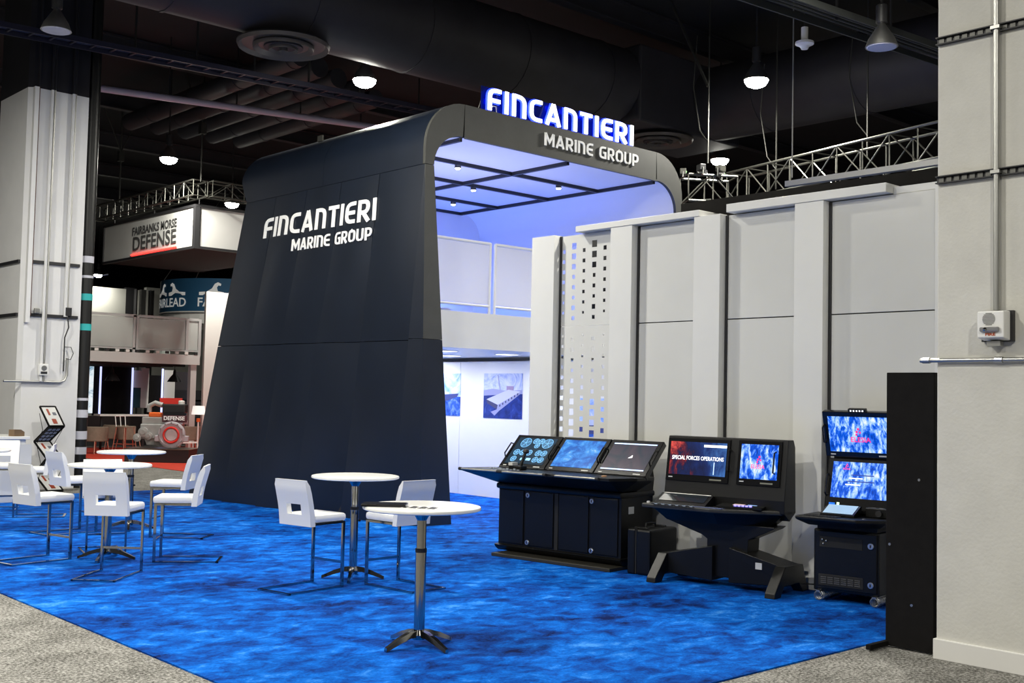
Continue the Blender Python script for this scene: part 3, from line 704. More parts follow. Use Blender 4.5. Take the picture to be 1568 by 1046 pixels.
for z, h, m in ((4.46, .13, M_silvertape), (4.12, .05, M_silvertape), (3.72, .13, M_bluetape), (3.13, .13, M_bluetape), (1.72, .05, M_silvertape), (1.44, .15, M_silvertape), (1.02, .16, M_silvertape), (.72, .14, M_silvertape)):
    MB().tube([(0, 0, z - h / 2), (0, 0, z + h / 2)], .118, 16).build('tape_band', m, pl, smooth=True)
MB().tube([(0.1, 0, 4.12), (.38, -.1, 4.20)], .012, 6).build('bracket', M_steel, pl)

# ------------------------------------------------------------ bar tables
def make_table():
    t = thing('bar_table', 'x', 'table')
    MB().lathe([(0.0, 1.040), (0.44, 1.040), (0.455, 1.047), (0.457, 1.058), (0.452, 1.068), (0.44, 1.071), (0, 1.071)], 48).build('tabletop', M_tabletop, t, smooth=True)
    MB().lathe([(0.037, 0.96), (0.05, 0.985), (0.085, 1.038), (0.0, 1.039)], 20).build('top_flange', M_chrome, t, smooth=True)
    MB().tube([(0, 0, 0.74), (0, 0, 0.97)], 0.037, 20).build('upper_column', M_chrome, t, smooth=True)
    MB().tube([(0, 0, 0.715), (0, 0, 0.745)], 0.045, 20).build('collar', M_rubber, t, smooth=True)
    MB().tube([(0, 0, 0.11), (0, 0, 0.72)], 0.042, 20).build('lower_column', M_chrome, t, smooth=True)
    MB().tube([(0.04, 0, 0.60), (0.075, 0, 0.60)], [0.008, 0.014], 10).build('height_knob', M_rubber, t)
    MB().lathe([(0.0, 0.05), (0.05, 0.055), (0.062, 0.09), (0.045, 0.13), (0, 0.13)], 20).build('base_hub', M_chrome, t, smooth=True)
    for k in range(4):
        a = R(45 + 90 * k); c, s = math.cos(a), math.sin(a); mb = MB(); vs = []; fs = []
        P = [(0.03, .128, .075, .03), (0.10, .118, .075, .028), (0.20, .086, .045, .024), (0.30, .040, .010, .020), (0.325, .03, .004, .017)]
        for r_, zt, zb, w in P:
            for (q, z) in ((-w, zb), (w, zb), (w * .75, zt), (-w * .75, zt)): vs.append((c * r_ - s * q, s * r_ + c * q, z))
        for i in range(len(P) - 1):
            for j in range(4): fs.append((i * 4 + j, i * 4 + (j + 1) % 4, i * 4 + 4 + (j + 1) % 4, i * 4 + 4 + j))
        fs += [(0, 1, 2, 3), tuple(range(4 * len(P) - 1, 4 * len(P) - 5, -1))]
        mb.add(vs, fs).build('foot', M_chrome, t, smooth=True, angle=30)
    return t
T0 = make_table()
tabs = [(5.426, 6.93, 47.6, 'white round bar table with sunglasses case and paper lying on it'),
        (6.828, 9.861, 3, 'white round bar table between two stools in front of the navy arch'),
        (5.337, 12.554, 3, 'white round bar table ringed by four white stools'),
        (6.70, 15.06, 20, 'white round bar table behind the ring of stools, near the grey aisle'),
        (4.978, 16.135, 10, 'white round bar table near the white counter')]
for i, (x, y, a, lb) in enumerate(tabs):
    o = T0 if i == 0 else copy_tree(T0)
    o.location = (x, y, 0.012); o.rotation_euler = (0, 0, R(a)); o['label'] = lb
pp = thing('tablet', 'flat black tablet lying near the rim of the round bar table', 'tablet', (5.165, 7.06, 1.083), R(-43))
MB().box(-.17, .17, -.10, .10, 0.0, .020, .004).build('body', M_blackgloss, pp)
MB().box(-.16, .16, -.09, .09, .0202, .0215).build('screen', mat('dark_glass', (0.03, 0.03, 0.035), 0.08), pp)
ps = thing('printed_sheet', 'white sheet with dark print lying on the round bar table', 'paper', (5.33, 6.80, 1.083), R(-55))
MB().box(-.15, .15, -.10, .10, 0, .002).build('sheet', M_paper, ps)
for k in range(7): MB().box(-.13 + k * .037, -.108 + k * .037 + .01 * (k % 2), -.085, .03 + .04 * ((k * 3) % 2), .002, .003).build('print_block', M_dark, ps)

# ------------------------------------------------------------ bar stools (local +x is the way the sitter faces)
def make_stool():
    t = thing('bar_stool', 'x', 'stool')
    # seat pad
    MB().box(-.20, .235, -.225, .225, .655, .735, .028).build('seat', M_leather, t, smooth=True)
    # backrest with a square hole: lofted frame
    H = [(-.225, .62), (-.225, 1.075)]
    def bx(z): return -.215 - .10 * ((z - .62) / .455) ** 1.6
    mb = MB(); yl = [-.225, -.105, .105, .225]; zl = [.625, .735, .838, .95, 1.02, 1.062, 1.075]
    vs = []; fs = []; idx = {}
    def half(z): return .031 if z < 1.0 else (.028 if z < 1.05 else .012)
    for layer, sgn in ((0, -1), (1, 1)):
        for i, y in enumerate(yl):
            for j, z in enumerate(zl):
                yy = y * (1.0 if z < 1.06 else .97); idx[layer, i, j] = len(vs)
                vs.append((bx(z) + sgn * half(z), yy, z))
    hole = {(1, 1)}
    for i in range(3):
        for j in range(len(zl) - 1):
            if (i, j) in hole: continue
            for L in (0, 1): fs.append((idx[L, i, j], idx[L, i + 1, j], idx[L, i + 1, j + 1], idx[L, i, j + 1]))
    def wall(a, b): fs.append((idx[0, a[0], a[1]], idx[0, b[0], b[1]], idx[1, b[0], b[1]], idx[1, a[0], a[1]]))
    for j in range(len(zl) - 1): wall((0, j), (0, j + 1)); wall((3, j), (3, j + 1))
    for i in range(3): wall((i, 0), (i + 1, 0)); wall((i, len(zl) - 1), (i + 1, len(zl) - 1))
    wall((1, 1), (2, 1)); wall((2, 1), (2, 2)); wall((2, 2), (1, 2)); wall((1, 2), (1, 1))
    b = mb.add(vs, fs).build('backrest', M_leather, t, smooth=True, bevel=0.011, angle=60)
    # chrome frame
    mb = MB(); mb.bar((-.18, -.21, .645), (.215, -.21, .645), .03, .02).bar((-.18, .21, .645), (.215, .21, .645), .03, .02).bar((.20, -.21, .645), (.20, .21, .645), .03, .02)
    mb.build('seat_frame', M_chrome, t)
    for s in (-1, 1):
        MB().box(.185, .215, s * .215 - .011, s * .215 + .011, .012, .65).build('leg', M_chrome, t)
        MB().box(-.50, .215, s * .215 - .011, s * .215 + .011, 0.0, .018).build('floor_rail', M_chrome, t)
    MB().box(-.50, -.47, -.226, .226, 0.0, .018).build('floor_rail', M_chrome, t)
    MB().box(.192, .208, -.205, .205, .235, .257).build('footrest', M_chrome, t)
    return t
S0 = make_stool()
def st(mx, my, ang, lb, first=[True]):       # mid point of the two legs and facing
    o = S0 if first[0] else copy_tree(S0); first[0] = False
    a = R(ang); o.location = (mx - .2 * math.cos(a), my - .2 * math.sin(a), 0.012); o.rotation_euler = (0, 0, a); o['label'] = lb
    o['group'] = 'white bar stools'
st(6.41, 9.71, 10, 'white bar stool with square back hole on the table side away from the consoles')
st(6.935, 9.487, 95, 'white bar stool standing behind the bar table that has the tablet')
st(4.95, 12.95, 12, 'white bar stool facing the ringed table from the counter side')
st(5.115, 11.645, 44, 'white bar stool with its back turned to the open carpet, at the ringed table')
st(5.765, 12.18, 145, 'white bar stool at the ringed table on the side of the navy arch')
st(6.70, 14.21, 134, 'white bar stool at the table near the aisle, its back to the navy arch')
st(5.45, 12.85, -105, 'white bar stool tucked behind the ringed table')
st(6.18, 15.19, 7, 'white bar stool at the table near the aisle, on the counter side')
st(5.98, 17.40, 155, 'white bar stool in front of the brochure rack, seen edge on')
st(5.98, 18.15, -115, 'white bar stool standing right before the white counter')

# ------------------------------------------------------------ counter, brochure rack
ct = thing('white_counter', 'plain white reception counter beside the white column', 'counter', (5.78, 19.95, 0))
MB().box(-1.6, 1.05, -.45, .45, 0.012, 1.06, .01).build('body', M_white, ct)
MB().box(-1.65, 1.10, -.50, .50, 1.06, 1.11, .006).build('worktop', M_tabletop, ct)
for x in (-.6, .4): MB().box(x, x + .75, -.462, -.45, .12, .98, .003).build('front_panel', M_white, ct)
cb = thing('cardboard_tray', 'small brown cardboard tray on the white counter', 'box', (6.70, 19.58, 1.111), R(20))
MB().prism([(-.10, 0), (.10, 0), (.10, .07), (.03, .11), (-.10, .11)], -.07, .07, 'y').build('tray', M_cardboard, cb)
MB().box(-.09, -.01, -.074, -.07, .015, .09).build('front_flap', M_cardboard, cb)

rk = thing('brochure_rack', 'folding black zigzag brochure rack in front of the white column', 'rack', (7.90, 21.35, 0), R(8))
zz = [(0.0, .10, .06), (.34, -.10, .06), (.66, .10, -.02), (.98, -.10, -.02), (1.30, .10, .04), (1.62, -.06, .0)]
M_flyer = mat('flyer_white', (0.72, 0.72, 0.70), 0.5); M_flred = mat('flyer_red', (0.35, 0.06, 0.03), 0.5); M_flgrey = mat('flyer_slate', (0.16, 0.17, 0.20), 0.5)
MB().box(-.22, .22, -.18, .18, 0.0, .025).build('base', M_black, rk)
pts = [(.03, -.16, .07), (.33, .16, -.03), (.63, -.14, .03), (.93, .16, -.06), (1.22, -.14, .06), (1.58, .12, .0)]
for k in range(5):
    (z0, y0, x0), (z1, y1, x1) = pts[k], pts[k + 1]
    mb = MB(); a0_, b0_, a1_, b1_ = Vector((x0 - .15, y0, z0)), Vector((x0 + .15, y0, z0)), Vector((x1 - .15, y1, z1)), Vector((x1 + .15, y1, z1))
    for p, q in ((a0_, b0_), (b0_, b1_), (b1_, a1_), (a1_, a0_)): mb.bar(p, q, .02, .03)
    tr = mb.build('tray_frame', M_black, rk)
    up = (a1_ - a0_).normalized(); rt = Vector((1, 0, 0)); nn = rt.cross(up)
    def sub(u0, u1, v0, v1, m, nm, d=0.0):
        L = (a1_ - a0_).length
        q = lambda u, v, e: a0_ + (b0_ - a0_) * u + (a1_ - a0_) * v + nn * e
        MB().add([q(u, v, e) for e in (d - .006, d + .006) for u, v in ((u0, v0), (u1, v0), (u1, v1), (u0, v1))],
                 [(0, 1, 2, 3), (4, 7, 6, 5), (0, 4, 5, 1), (1, 5, 6, 2), (2, 6, 7, 3), (3, 7, 4, 0)]).build(nm, m, tr)
    if k % 2 == 0:
        sub(.06, .94, .05, .95, M_flyer, 'brochure')
        for e in (.011, -.011):
            sub(.30, .42, .55, .85, M_flred, 'brochure_print', e); sub(.36, .62, .12, .35, M_flred, 'brochure_print', e); sub(.60, .80, .55, .68, M_flgrey, 'brochure_print', e)
    else:
        sub(.04, .96, .04, .96, M_black, 'brochure')
        for e in (.011, -.011):
            for u in range(3):
                for v in range(4): sub(.14 + u * .27, .32 + u * .27, .10 + v * .21, .22 + v * .21, mat('flyer_blue_grey', (0.30, 0.34, 0.46), 0.5), 'brochure_print', e)
for s in (-1, 1):
    MB().tube([(s * .17, .14, .03), (s * .20, -.14, .45), (s * .17, .14, .88), (s * .19, -.10, 1.15), (s * .16, .10, 1.45)], .006, 6).build('side_link', M_black, rk)

# ------------------------------------------------------------ operator consoles (local x along the front, y into the wall)
SCREEN_K = 1.0
P_water = picture('blue_sea_screen', ((0.30, (0.0, 0.045, 0.30)), (0.47, (0.0, 0.13, 0.55)), (0.60, (0.05, 0.33, 0.85)), (0.78, (0.75, 0.9, 1.0))), 6.0, 1.0, (1, 1, 1.3), detail=10, dist=0.5)
P_ice = picture('blue_white_screen', ((0.34, (0.0, 0.02, 0.22)), (0.47, (0.0, 0.10, 0.75)), (0.55, (0.25, 0.50, 1.0)), (0.66, (0.95, 0.98, 1.0))), 9.0, 1.0, (1.8, 1, .8), detail=10, dist=0.35)
P_forces = picture('navy_forces_screen', ((0.16, (0.8, 0.09, 0.07)), (0.28, (0.12, 0.012, 0.025)), (0.36, (0.006, 0.010, 0.05)), (0.62, (0.008, 0.025, 0.14)), (0.85, (0.05, 0.16, 0.45))), 4.0, 0.9, (1.5, 1, 1), dist=0.3, grad=(0, 0.60, -0.30))
P_dark = picture('dark_slate_screen', ((0.35, (0.020, 0.030, 0.050)), (0.5, (0.045, 0.035, 0.055)), (0.65, (0.06, 0.045, 0.065))), 2.0, 1.0, detail=2)
P_gauge = mat('gauge_screen', (0.004, 0.010, 0.02), 0.2, emit=((0.008, 0.025, 0.045), 1.0))
M_gline = mat('gauge_cyan', (0.2, 0.5, 0.8), 0.4, emit=((0.18, 0.45, 0.75), 0.9))
M_gfill = mat('gauge_fill', (0.02, 0.09, 0.18), 0.4, emit=((0.025, 0.12, 0.24), 0.9))
M_pale = mat('pale_screen_line', (0.5, 0.7, 1), 0.4, emit=((0.45, 0.62, 0.95), 0.9))
M_scrw = mat('white_screen_text', (1, 1, 1), 0.4, emit=((0.95, 0.95, 1.0), 1.0))
M_pink = mat('pink_screen_logo', (0.9, 0.02, 0.2), 0.4, emit=((0.85, 0.015, 0.14), 1.0))
M_key = mat('pale_keys', (0.35, 0.4, 0.45), 0.4)
M_lockface = mat('zinc_lock', (0.62, 0.63, 0.66), 0.3, 0.9)
M_white_label = mat('label_plate', (0.62, 0.62, 0.60), 0.5)

def monitor(parent, u0, u1, v0, z0, v1, z1, d=0.07, border=(.05, .05, .06, .05), scr=None, handles=(True, True), brand=True):
    """parts in the monitor's own frame: x across, z up the face, front at y=0 looking to -y"""
    h = math.hypot(v1 - v0, z1 - z0); w = u1 - u0
    m = MB().box(-w / 2, w / 2, 0.0, d, 0, h, .008).build('monitor', M_blackgloss, parent)
    m.location = ((u0 + u1) / 2, v0, z0); m.rotation_euler = (-math.atan2(v1 - v0, z1 - z0), 0, 0)
    l, r, b, t = border
    s = MB().box(-w / 2 + l, w / 2 - r, -.004, .0, b, h - t).build('screen', scr, m)
    if brand:
        MB().box(-w / 2 + l, -w / 2 + l + .05, -.003, .0, b * .35, b * .35 + .012).build('maker_mark', M_white_label, m)
        MB().box(w / 2 - r - .12, w / 2 - r - .02, -.003, .0, b * .30, b * .30 + .014).build('button_row', M_white_label, m)
    for sd, on in zip((-1, 1), handles):
        if on:
            x = sd * (w / 2 - .012)
            MB().tube([(x, .0, h * .30), (x, -.045, h * .34), (x, -.045, h * .66), (x, .0, h * .70)], .009, 8).build('handle', M_black, m, smooth=True)
    m['w'] = w; m['h'] = h
    return m
def lock(parent, u, z, v=-.001):
    o = MB().lathe([(0.030, 0.0), (0.030, -.010), (0.026, -.014), (0.0, -.014)], 18, (u, v, z), 'y').build('lock', M_lockface, parent, smooth=True)
    MB().box(u - .006, u + .006, v - .018, v - .014, z - .014, z + .014).build('keyhole', M_dark, o)
def gauge(m, x, z, r, lines=5):
    MB().lathe([(0.0, -.0046), (r, -.0046)], 22, (x, 0, z), 'y').build('gauge_face', M_gfill, m)
    pts = [(x + r * math.cos(2 * PI * k / 22), -.006, z + r * math.sin(2 * PI * k / 22)) for k in range(22)]
    MB().tube(pts, .0028, 4, closed=True).build('gauge_ring', M_gline, m)
    for k in range(lines):
        a = 2 * PI * (k + .3) / lines
        MB().bar((x, -.006, z), (x + r * .9 * math.cos(a), -.006, z + r * .9 * math.sin(a)), .003, .003).build('gauge_needle', M_gline, m)

# --- console with three sloping screens
c1 = thing('control_console', 'wide black marine control console with three sloping screens in a row', 'console', (9.4, 10.47, 0.012), R(7 - 90))
MB().box(.10, 1.86, -.24, .62, 0, .04, .006).build('skid', mat('dark_skid', (0.02, 0.018, 0.012), 0.6), c1)
MB().prism([(-.03, .085), (-.05, .115), (-.02, .125), (.66, .125), (.66, .05), (.02, .045)], -.025, 1.865, 'x').build('base_moulding', M_black, c1, bevel=.006)
MB().box(0, 1.84, 0, .64, .12, .83, .006).build('body', M_black, c1)
for a, b in ((.03, .405), (.445, .865), (.955, 1.385), (1.425, 1.80)):
    MB().box(a, b, -.016, .0, .145, .79, .006).build('door', M_blackdoor, c1)
for u in (.478, 1.438):
    for z in (.745, .178): lock(c1, u, z, -.016)
MB().box(.885, .935, -.008, .0, .13, .82).build('centre_post', M_rubber, c1)
MB().box(-.02, 1.86, -.045, .66, .80, .872, .025).build('ledge', M_black, c1, smooth=True)
top = [(-.30, -.38), (1.93, -.38), (2.08, -.05), (2.08, .30), (-.10, .30)]; bot = [(.0, -.02), (1.84, -.02), (1.84, 0.0), (1.84, .30), (0, .30)]
vs = [(x, y, 1.05) for x, y in top] + [(x, y, 1.015) for x, y in top] + [(x, y, .87) for x, y in bot]
fs = [(0, 1, 2, 3, 4), (10, 14, 13, 12, 11)] + [(i, (i + 1) % 5, 5 + (i + 1) % 5, 5 + i) for i in range(5)] + [(5 + i, 5 + (i + 1) % 5, 10 + (i + 1) % 5, 10 + i) for i in range(5)]
MB().add(vs, fs).build('desk_tray', M_black, c1, bevel=.004)
for a, b in ((-.30, .32), (.36, 1.03), (1.16, 1.78)):
    hb = MB().tube([(a, -.395, 1.035), (b, -.395, 1.035)], .014, 10)  .build('hand_bar', mat('grey_hand_bar', (0.30, 0.29, 0.26), 0.3, 0.7), c1, smooth=True)
    for q in (a, b): MB().lathe([(.02, -.02), (.02, .02)], 10, (q, -.395, 1.035), 'x').build('bar_end', M_rubber, hb)
MB().prism([(.30, .87), (.64, .87), (.66, 1.0), (.58, 1.30), (.46, 1.30), (.14, 1.05)], .0, 1.84, 'x').build('screen_plinth', M_black, c1)
mons = []
for k, scr in enumerate((P_gauge, P_water, P_dark)):
    u0 = -.11 + k * .735
    mons.append(monitor(c1, u0, u0 + .725, .10, 1.06, .49, 1.45, border=(.06, .06, .065, .05), scr=scr))
m1 = mons[0]
for x, z, r in ((-.14, .40, .062), (.17, .40, .062), (-.01, .43, .034), (.07, .43, .034), (.04, .36, .03), (-.19, .25, .036), (-.10, .25, .036), (-.01, .25, .036), (.12, .25, .036), (.20, .25, .036), (-.18, .15, .034), (.13, .15, .034), (.21, .15, .034)):
    gauge(m1, x * 1.12, .27 + (z - .27) * 1.1, r * 1.25)
for x in (-.09, .0): MB().box(x, x + .07, -.006, -.004, .12, .16).build('readout', M_gline, m1)
m3 = mons[2]
for z in (.075, .475): MB().box(-.30, .30, -.0055, -.004, z, z + .016).build('status_bar', M_pale, m3)
MB().prism([(.0, .26), (.055, .27), (.045, .31), (.025, .285)], -.006, -.004, 'y').build('ship_icon', M_scrw, m3)
js = MB().box(.26, .46, -.14, -.02, 1.05, 1.10, .012).build('joystick_base', M_black, c1)
MB().tube([(.40, -.08, 1.09), (.42, -.06, 1.17), (.43, -.03, 1.25)], [.025, .018, .02], 12).build('joystick_grip', M_black, js, smooth=True)
MB().lathe([(0, -.03), (.035, -.02), (.042, 0), (.03, .025), (0, .03)], 14, (.435, -.02, 1.27)).build('joystick_knob', M_dark, js, smooth=True)
MB().box(.27, .33, -.15, -.05, 1.10, 1.135).build('readout_box', M_white_label, js)
for k in range(9): MB().box(.02 + k * .055, .05 + k * .055, -.22, -.20, 1.05, 1.058 + .01 * (k % 2)).build('switch', M_key, c1)
MB().lathe([(.03, 0), (.03, .012), (0, .018)], 12, (1.72, -.18, 1.05)).build('trackball', mat('amber_ball', (0.55, 0.30, 0.15), 0.3), c1)
MB().box(1.84, 1.848, .14, .24, .62, .70).build('side_label', M_white_label, c1)

# --- hard case
hc = thing('hard_case', 'black rugged hard case with carry handle standing beside the triple screen console', 'case', (*fl(958, 880)[:2], 0.012), R(7 - 90))
MB().box(.0, .10, .02, .58, .0, .50, .02).build('lid_half', M_black, hc)
MB().box(.115, .30, .02, .58, .0, .50, .025).build('base_half', M_black, hc)
MB().box(.10, .115, .03, .57, .01, .49).build('seal', M_rubber, hc)
MB().tube([(.12, .20, .49), (.12, .21, .545), (.12, .39, .545), (.12, .40, .49)], .012, 8).build('handle', M_black, hc, smooth=True)
for y in (.13, .47): MB().box(.04, .20, y - .03, y + .03, .485, .515, .006).build('latch', M_black, hc)
MB().box(.302, .305, .36, .42, .10, .15).build('maker_plate', M_white_label, hc)

# --- desk console on a cross foot
c2 = thing('desk_console', 'black console desk on splayed feet with two upright monitors', 'console', (9.3, 7.9, 0.012), R(9 - 90))
MB().prism([(.27, .93), (.36, 1.545), (.48, 1.545), (.52, 1.47), (.54, .80), (.40, .72), (.27, .80)], -.03, 1.37, 'x').build('monitor_housing', M_black, c2, bevel=.006)
ang = math.atan2(.09, .615)
def on_face(u0, u1, z0, z1, m, nm, d0, d1, parent):
    f = lambda z: .27 + (z - .93) * .09 / .615
    vs = [(u, f(z) - d, z) for d in (d0, d1) for u, z in ((u0, z0), (u1, z0), (u1, z1), (u0, z1))]
    return MB().add(vs, [(0, 1, 2, 3), (4, 7, 6, 5), (0, 4, 5, 1), (1, 5, 6, 2), (2, 6, 7, 3), (3, 7, 4, 0)]).build(nm, m, parent)
def upright(u0, u1, z0, z1, scr, bez=.035):
    m = D.objects.new('monitor', None)
    b = on_face(u0 - bez, u1 + bez, z0 - .065, z1 + .035, M_blackgloss, 'monitor', 0, .015, c2)
    D.objects.remove(m)
    on_face(u0, u1, z0, z1, scr, 'screen', .015, .018, b)
    on_face(u0, u0 + .05, z0 - .035, z0 - .025, M_white_label, 'maker_mark', .015, .017, b)
    on_face(u1 - .18, u1 - .04, z0 - .045, z0 - .030, mat('dim_buttons', (0.2, 0.2, 0.15), 0.5), 'button_row', .015, .017, b)
    return b
b1 = upright(.015, .69, 1.135, 1.485, P_forces)
b2 = upright(.86, 1.275, 1.135, 1.490, P_ice)
UPF = Vector((0, math.sin(ang), math.cos(ang)))
fz = lambda z, d: .27 + (z - .93) * .09 / .615 - d
lettering('SPECIAL FORCES OPERATIONS', .05, M_scrw, b1, (.355, fz(1.315, .022), 1.315), (1, 0, 0), UPF, .002, .0003, fitw=.62, fith=.042)
on_face(.42, .69, 1.435, 1.46, M_scrw, 'screen_band', .0181, .019, b1)
on_face(.55, .56, 1.15, 1.28, M_pale, 'screen_flare', .0181, .019, b1)
def logo(parent, u, z, k, put):
    for dx, dz, w in ((0, 0.075, .018), (-.014, .05, .018), (.014, .045, .012), (-.02, .025, .014)):
        put(u + (dx - w / 2) * k, u + (dx + w / 2) * k, z + (dz - .008) * k, z + (dz + .010) * k)
logo(b2, 1.07, 1.28, 1.1, lambda a, b, c, d: on_face(a, b, c, d, M_pink, 'logo_mark', .0181, .019, b2))
lettering('ELESIA', .05, M_pink, b2, (1.06, fz(1.265, .022), 1.265), (1, 0, 0), UPF, .002, 0.0, fitw=.15, fith=.042)
for u in (.735, 1.25): MB().tube([(u, fz(1.2, .015), 1.2), (u, fz(1.2, .06), 1.21), (u, fz(1.42, .06), 1.41), (u, fz(1.42, .015), 1.42)], .009, 8).build('handle', M_black, c2, smooth=True)
dt = [(-.11, -.06), (.70, -.06), (.86, .0), (1.37, .30), (1.37, .50), (-.11, .50)]
MB().prism(dt, .785, .83, 'z').build('desktop', mat('worn_black_top', (0.030, 0.029, 0.026), 0.35), c2, bevel=.012)
vs = [(x, y, .79) for x, y in ((-.02, .02), (.70, .02), (1.34, .33), (1.34, .50), (-.02, .50))] + [(x, y, .66) for x, y in ((.10, .12), (.70, .12), (1.18, .36), (1.18, .50), (.10, .50))]
MB().add(vs, [(0, 1, 2, 3, 4), (9, 8, 7, 6, 5)] + [(i, (i + 1) % 5, 5 + (i + 1) % 5, 5 + i) for i in range(5)]).build('desk_apron', M_black, c2)
kb = MB().prism([(.02, .83), (.25, .83), (.25, .93), (.21, .935), (.05, .85)], -.02, .60, 'x').build('keyboard_unit', M_black, c2, bevel=.004)
MB().add([(.02, .075, .868), (.56, .075, .868), (.56, .20, .932), (.02, .20, .932)], [(0, 1, 2, 3)]).build('glossy_display', mat('keyboard_glass', (0.02, 0.025, 0.03), 0.06, spec=0.8), kb)
for r_ in range(3):
    for k in range(12):
        x = .03 + k * .042; y = .06 + r_ * .016
        MB().box(x, x + .028, y - .15, y - .14, .832, .842).build('key', M_key if (k + r_) % 2 else M_dark, kb)
MB().tube([(.02, .20, .935), (.58, .20, .935)], .006, 6).build('edge_light', M_steel, kb)
MB().lathe([(.02, 0), (.018, .018), (0, .02)], 10, (-.06, .0, .83)).build('button', M_white_label, c2)
MB().lathe([(.028, 0), (.022, .014), (0, .02)], 12, (.44, -.02, .83)).build('trackball', M_chrome, c2)
td = MB().prism([(.03, .835), (.26, .845), (.26, .87), (.03, .855)], .74, 1.22, 'x').build('touch_unit', M_black, c2)
td.rotation_euler = (0, 0, R(8)); td.location = (-.02, -.06, 0)
MB().add([(.88, .12, .864), (1.0, .12, .864), (1.0, .20, .869), (.88, .20, .869)], [(0, 1, 2, 3)]).build('warm_display', mat('warm_display', (0.4, 0.3, 0.25), 0.4, emit=((0.6, 0.42, 0.36), 0.7)), td)
MB().add([(1.03, .15, .866), (1.13, .15, .866), (1.13, .22, .871), (1.03, .22, .871)], [(0, 1, 2, 3)]).build('cool_display', mat('cool_display', (0.3, 0.45, 0.7), 0.4, emit=((0.25, 0.42, 0.75), 0.8)), td)
for k in range(5): MB().box(.92 + k * .04, .945 + k * .04, .055, .075, .858, .872).build('lit_key', mat('violet_led', (0.3, 0.3, 1), 0.4, emit=((0.30, 0.25, 1.0), 1.5)), td)
MB().box(.50, .82, -.03, .05, .831, .834).build('palm_pad', mat('pale_blue_pad', (0.20, 0.24, 0.42), 0.2), c2)
# pedestal
MB().prism([(-.02, .66), (1.28, .66), (1.24, .63), (.98, .51), (.955, .10), (.50, .10), (.505, .48), (.44, .52), (.02, .645)], .26, .52, 'y').build('pedestal', M_black, c2, bevel=.006)
for s in (0, 1):
    X = (lambda u: u) if s == 0 else (lambda u: 1.33 - u + .06)
    arm = [(.60, .42), (.0, .285), (-.02, .20), (.02, .09), (.60, .06)]
    MB().prism([(X(a), b) for a, b in arm], .20, .56, 'y').build('leg_arm', M_black, c2, bevel=.006)
    xa, xb = sorted((X(-.04), X(.07)))
    MB().prism([(-.06, .0), (.08, .0), (.16, .10), (.50, .10), (.60, .0), (.70, .0), (.69, .06), (.60, .28), (.18, .29), (-.05, .05)], xa, xb, 'x').build('foot', M_black, c2, bevel=.006)
MB().add([(.95, .195, .30), (1.30, .195, .18), (1.30, .195, .245), (.95, .195, .365)], [(0, 1, 2, 3)]).build('cover_plate', M_blackdoor, c2)
MB().box(1.10, 1.17, .185, .196, .235, .30).build('rating_label', M_white_label, c2)

# --- tall console with two stacked screens
c3 = thing('stacked_console', 'black console cabinet on coil springs with two stacked screens', 'console', (9.8, 6.26, 0.012), R(9 - 90))
MB().box(0, .66, 0, .56, .10, .70, .015).build('cabinet', M_black, c3)
MB().box(.025, .64, -.014, 0, .125, .685, .008).build('door', M_blackdoor, c3)
MB().box(.07, .50, -.018, -.012, .525, .630, .004).build('switch_panel', M_rubber, c3)
for u, z in ((.10, .60), (.14, .59), (.11, .56)): MB().lathe([(.008, 0), (.008, -.012), (0, -.014)], 8, (u, -.018, z), 'y').build('button', M_steel, c3)
vg = MB().box(.06, .51, -.018, -.012, .155, .265, .004).build('vent_frame', M_rubber, c3)
for r_ in range(4):
    for k in range(6): MB().box(.085 + k * .068, .140 + k * .068, -.022, -.018, .178 + r_ * .018, .186 + r_ * .018).build('slat', mat('vent_grey', (0.10, 0.095, 0.085), 0.4), vg)
lock(c3, .582, .575, -.014); lock(c3, .582, .205, -.014)
for u in (.06, .62):
    for y0 in (-.03,):
        pts = [(u + .042 * math.cos(2 * PI * k / 12), y0 + .55 * k / (12 * 16), .048 + .042 * math.sin(2 * PI * k / 12)) for k in range(12 * 16)]
        MB().tube(pts, .0065, 5).build('coil_spring', M_steel, c3, smooth=True)
        MB().box(u - .02, u + .02, y0, y0 + .55, .088, .102).build('spring_bar', M_steel, c3)
vs = [(x, y, .835) for x, y in ((-.09, -.24), (.52, -.24), (.74, -.05), (.74, .30), (-.09, .30))] + [(x, y, .80) for x, y in ((-.09, -.24), (.52, -.24), (.74, -.05), (.74, .30), (-.09, .30))] + [(x, y, .745) for x, y in ((.0, -.14), (.50, -.14), (.66, 0), (.66, .30), (0, .30))]
MB().add(vs, [(0, 1, 2, 3, 4), (14, 13, 12, 11, 10)] + [(k + i, k + (i + 1) % 5, k + 5 + (i + 1) % 5, k + 5 + i) for k in (0, 5) for i in range(5)]).build('keyboard_shelf', M_black, c3, bevel=.01)
MB().box(.03, .63, .02, .50, .695, .75).build('shelf_bracket', M_rubber, c3)
for r_ in range(4):
    for k in range(10): MB().box(-.02 + k * .034, .006 + k * .034, -.19 + r_ * .036, -.162 + r_ * .036, .835, .843).build('key', M_dark, c3)
tb = MB().prism([(-.08, .84), (.10, .84), (.12, .93), (.09, .935), (-.08, .86)], .10, .44, 'x').build('tablet_unit', M_blackgloss, c3)
MB().add([(.12, -.07, .868), (.42, -.07, .868), (.42, .085, .937), (.12, .085, .937)], [(0, 1, 2, 3)]).build('tablet_screen', mat('pale_tablet', (0.3, 0.4, 0.5), 0.2, emit=((0.20, 0.32, 0.45), 0.9)), tb)
MB().lathe([(.03, 0), (.03, -.03), (0, -.03)], 14, (.62, .10, .88), 'y').build('rotary_knob', M_dark, c3)
MB().box(.48, .72, .10, .22, .835, .93, .01).build('side_unit', M_black, c3)
mA = monitor(c3, .03, .73, .16, .855, .29, 1.385, border=(.055, .055, .15, .035), scr=P_ice, handles=(True, False))
